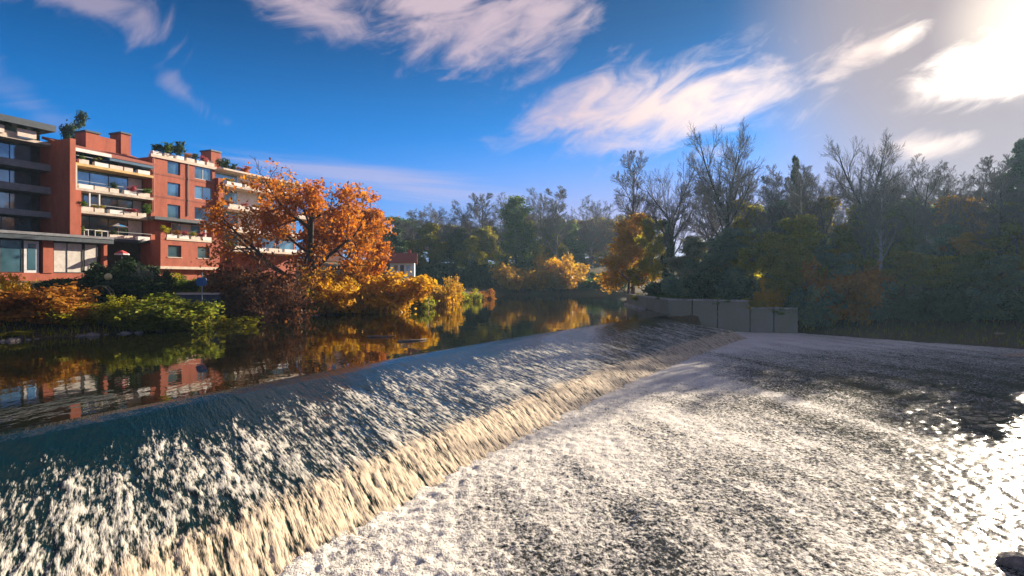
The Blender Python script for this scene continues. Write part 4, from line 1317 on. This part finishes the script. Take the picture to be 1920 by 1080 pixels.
for t in np.linspace(.2, PI - .2, 7):
    MB().box(-rad_ * math.cos(t) - .04, -rad_ * math.cos(t) + .04, -.3, .3, max(zc, .2) + rad_ * math.sin(t) - .03, max(zc, .2) + rad_ * math.sin(t) + .03).build('slat', MATS['grey_wood'], o)

# blue board on a post, ledge and low wall under it
pz = at(378, 575, 56.5); g0_ = gz(pz.x, pz.y)
o = empty('river_sign', (pz.x, pz.y, g0_), R(-12)); tag(o, 'blue board sign on thin grey post above the left bank', 'sign')
zb_, zt_ = at(378, 536, 56.5).z - g0_, at(378, 520, 56.5).z - g0_
MB().tube([(0, .06, -.2), (0, .06, zt_ + .5)], .045, 8).build('post', M_metal, o)
w2 = 12.5 / F * 56.5
MB().prism([(-w2 * .7, zb_), (w2 * .7, zb_), (w2, (zb_ + zt_) / 2), (w2 * .7, zt_), (-w2 * .7, zt_), (-w2, (zb_ + zt_) / 2)], 1, -.03, .01).build('board', surf('sign_blue', (.02, .10, .26), .4, .08, 2.0), o)
a_0, a_1 = at(330, 549, 60), at(412, 551, 60)
o = empty('retaining_wall', (a_0.x, a_0.y, 0), math.atan2(a_1.y - a_0.y, a_1.x - a_0.x)); tag(o, 'dark retaining wall with pale stone ledge below the red terrace block', 'wall')
Lw = (a_1 - a_0).length; zl_ = a_0.z
MB().box(0, Lw, 0, .5, zl_ - 2.6, zl_ - .2).build('wall', M_slate, o)
for i in range(5):
    MB().box(Lw * (i + .01) / 5, Lw * (i + .99) / 5, -.15, .9, zl_ - .197, zl_).build('coping', M_stone, o)

# stones along the left waterline
def stone_mesh(seed, n=10):
    import bmesh
    bm = bmesh.new(); bmesh.ops.create_icosphere(bm, subdivisions=2, radius=1)
    r = np.random.RandomState(seed); off = r.rand(3) * 50
    for v in bm.verts:
        c = v.co
        q = 1 + .35 * float(perlin(np.array([c.x * 1.3 + off[0]]), np.array([c.y * 1.3 + c.z * 1.7 + off[1]]))[0]) + .12 * float(perlin(np.array([c.x * 4 + off[2]]), np.array([c.y * 4 + c.z * 3]))[0])
        v.co = Vector((c.x * q, c.y * q * .8, max(c.z * q * .6, -.35)))
    me = bpy.data.meshes.new('stone'); bm.to_mesh(me); bm.free()
    return me
stones = [stone_mesh(i) for i in range(5)]
M_rock = surf('river_stone', (.20, .17, .15), .85, .5, 2.0, .6, 8.0)
M_rockp = surf('pale_stone', (.36, .32, .29), .85, .4, 2.0, .6, 8.0)
rs_ = random.Random(3)
LBK = np.array(left_bank[3:15])
seg = np.cumsum(np.r_[0, np.hypot(*np.diff(LBK, axis=0).T)])
for i in range(46):
    t = rs_.random() ** 1.3 * 52
    x = np.interp(t, seg, LBK[:, 0]) + rs_.uniform(-.5, .7); y = np.interp(t, seg, LBK[:, 1]) + rs_.uniform(-.6, .5)
    s = rs_.uniform(.16, .5)
    o = link('bank_stone', stones[i % 5], M_rock if i % 4 else M_rockp)
    o.location = (x, y, max(gz(x, y), -.05) + s * .12); o.scale = (s * 1.3, s, s); o.rotation_euler = (0, 0, rs_.random() * 6)
    tag(o, 'rough stone lying along the left waterline', 'stone', 'stones along the left waterline')
p = at(1908, 1058, 13.0)
o = link('river_rock', stones[2], M_rock); o.location = (p.x, p.y, -1.98); o.scale = (.45, .4, .42)
tag(o, 'dark rock poking out of the rapids at the lower right corner', 'rock')

# driftwood on the calm river
def log(name, pts, r, label, mat=None):
    o = MB().tube(pts, [r * (1.0 - .55 * i / (len(pts) - 1)) for i in range(len(pts))], 7).build(name, mat or surf('driftwood', (.23, .18, .13), .9, .4, 3.0), None, True)
    tag(o, label, 'branch')
d1 = 43.5
q0 = at(688, 632, 44.9); q1 = at(742, 631, 45.3)
log('floating_branch', [(q0.x, q0.y, .03), (q0.x + .8, q0.y - .1, .09), (q0.x + 1.5, q0.y + .15, .03), (q1.x, q1.y, .10)], .07, 'thin branch floating on the calm river under the golden reflections')
q0 = at(746, 641, 41.4); q1 = at(800, 637, 42.9)
log('drifting_log', [(q0.x, q0.y, .02), (q0.x + .7, q0.y + .3, .07), (q0.x + 1.4, q0.y + .8, .04), (q1.x, q1.y, .08)], .1, 'pale drifting log just above the weir crest, right of the thin branch')
q0 = at(1865, 633, 57.5); q1 = at(1925, 642, 56)
log('stranded_log', [(q0.x, q0.y, -.95), (q0.x + 1.3, q0.y - .5, -.95), (q1.x, q1.y, -1.1), (q1.x + 2, q1.y - 1, -1.3)], .16, 'pale stranded log on the right bank shingle', surf('pale_driftwood', (.45, .36, .22), .9, .3, 3.0))

# shingle spit at the right bank
c0 = at(1910, 668, 48.5)
gxs, gys = np.meshgrid(np.linspace(-1, 1, 60), np.linspace(-1, 1, 40))
rr = np.sqrt(gxs ** 2 + gys ** 2)
zz_ = -2.35 + .75 * np.clip(1 - rr, 0, 1) ** .7 + .10 * fbm(gxs * 5, gys * 5, 4)
vv_ = np.stack([c0.x + 3.4 + gxs * 6.5 - gys * .5, c0.y + gys * 1.9 - gxs * 1.0, zz_], -1).reshape(-1, 3)
tag(link('shingle_bank', np_mesh('shingle_bank', vv_, grid_faces(60, 40), True), surf('shingle', (.42, .30, .20), .95, .45, 6.0, .9, 14.0)), kind='structure')

# rough grass on the banks
def grass():
    r = np.random.RandomState(21)
    n = 60000
    x = r.uniform(-62, -8, n); y = r.uniform(36, 125, n)
    d, ins = poly_dist(x, y, water_poly)
    k_ = (~ins) & (d > .3) & (d < 22) & (r.rand(n) < np.exp(-d / 8))
    x, y = x[k_], y[k_]
    x2 = r.uniform(20, 75, 16000); y2 = r.uniform(48, 110, 16000)
    d, ins = poly_dist(x2, y2, water_poly); k_ = (~ins) & (d > .5) & (d < 8)
    x = np.r_[x, x2[k_]]; y = np.r_[y, y2[k_]]
    z = ground_h(x, y); n = len(x)
    h = r.uniform(.15, .6, n); az = r.rand(n) * 6.28; w = .05
    dx, dy = np.cos(az) * w, np.sin(az) * w
    lx, ly = r.randn(n) * .2 * h, r.randn(n) * .2 * h
    v = np.stack([np.stack([x - dx, y - dy, z - .05], -1), np.stack([x + dx, y + dy, z - .05], -1), np.stack([x + lx, y + ly, z + h], -1)], 1).reshape(-1, 3)
    o = link('bank_grass', np_mesh('bank_grass', v, np.arange(n * 3).reshape(-1, 3)), LF['yellowgreen'])
    tag(o, 'rough yellow-green grass growing on the river banks', 'grass', kind='stuff')
grass()

# look-alikes in a row are told apart by their place in it
WORDS = 'first second third fourth fifth sixth seventh eighth ninth tenth eleventh twelfth thirteenth fourteenth fifteenth sixteenth seventeenth eighteenth nineteenth twentieth twenty-first'.split()
same = {}
for o in list(COL.objects):
    if o.parent is None and 'label' in o and 'group' in o: same.setdefault(o['label'], []).append(o)
for lab, os_ in same.items():
    if 1 < len(os_) <= 22:
        os_.sort(key=lambda o: o.location.x / o.location.y)
        for i, o in enumerate(os_):
            o['label'] = lab + ', ' + ('leftmost' if i == 0 else 'rightmost' if i == len(os_) - 1 else WORDS[i] + ' from the left')

# ------------------------------------------------------------------ thin haze, partly air, added for the lens veil and to lift the woods
m, k, out = newmat('air')
pv = k.n('VolumePrincipled')
pv.inputs['Color'].default_value = (.48, .76, 1.0, 1)
setin(pv, Density=.00024, Anisotropy=.45)
k.l(pv.outputs[0], out.inputs['Volume'])
hz = MB().box(-1600, 1600, -420, 2700, -6.5, 52).build('haze', m)
tag(hz, 'thin bluish haze added over river and woods for a lens veil', 'haze', kind='stuff')
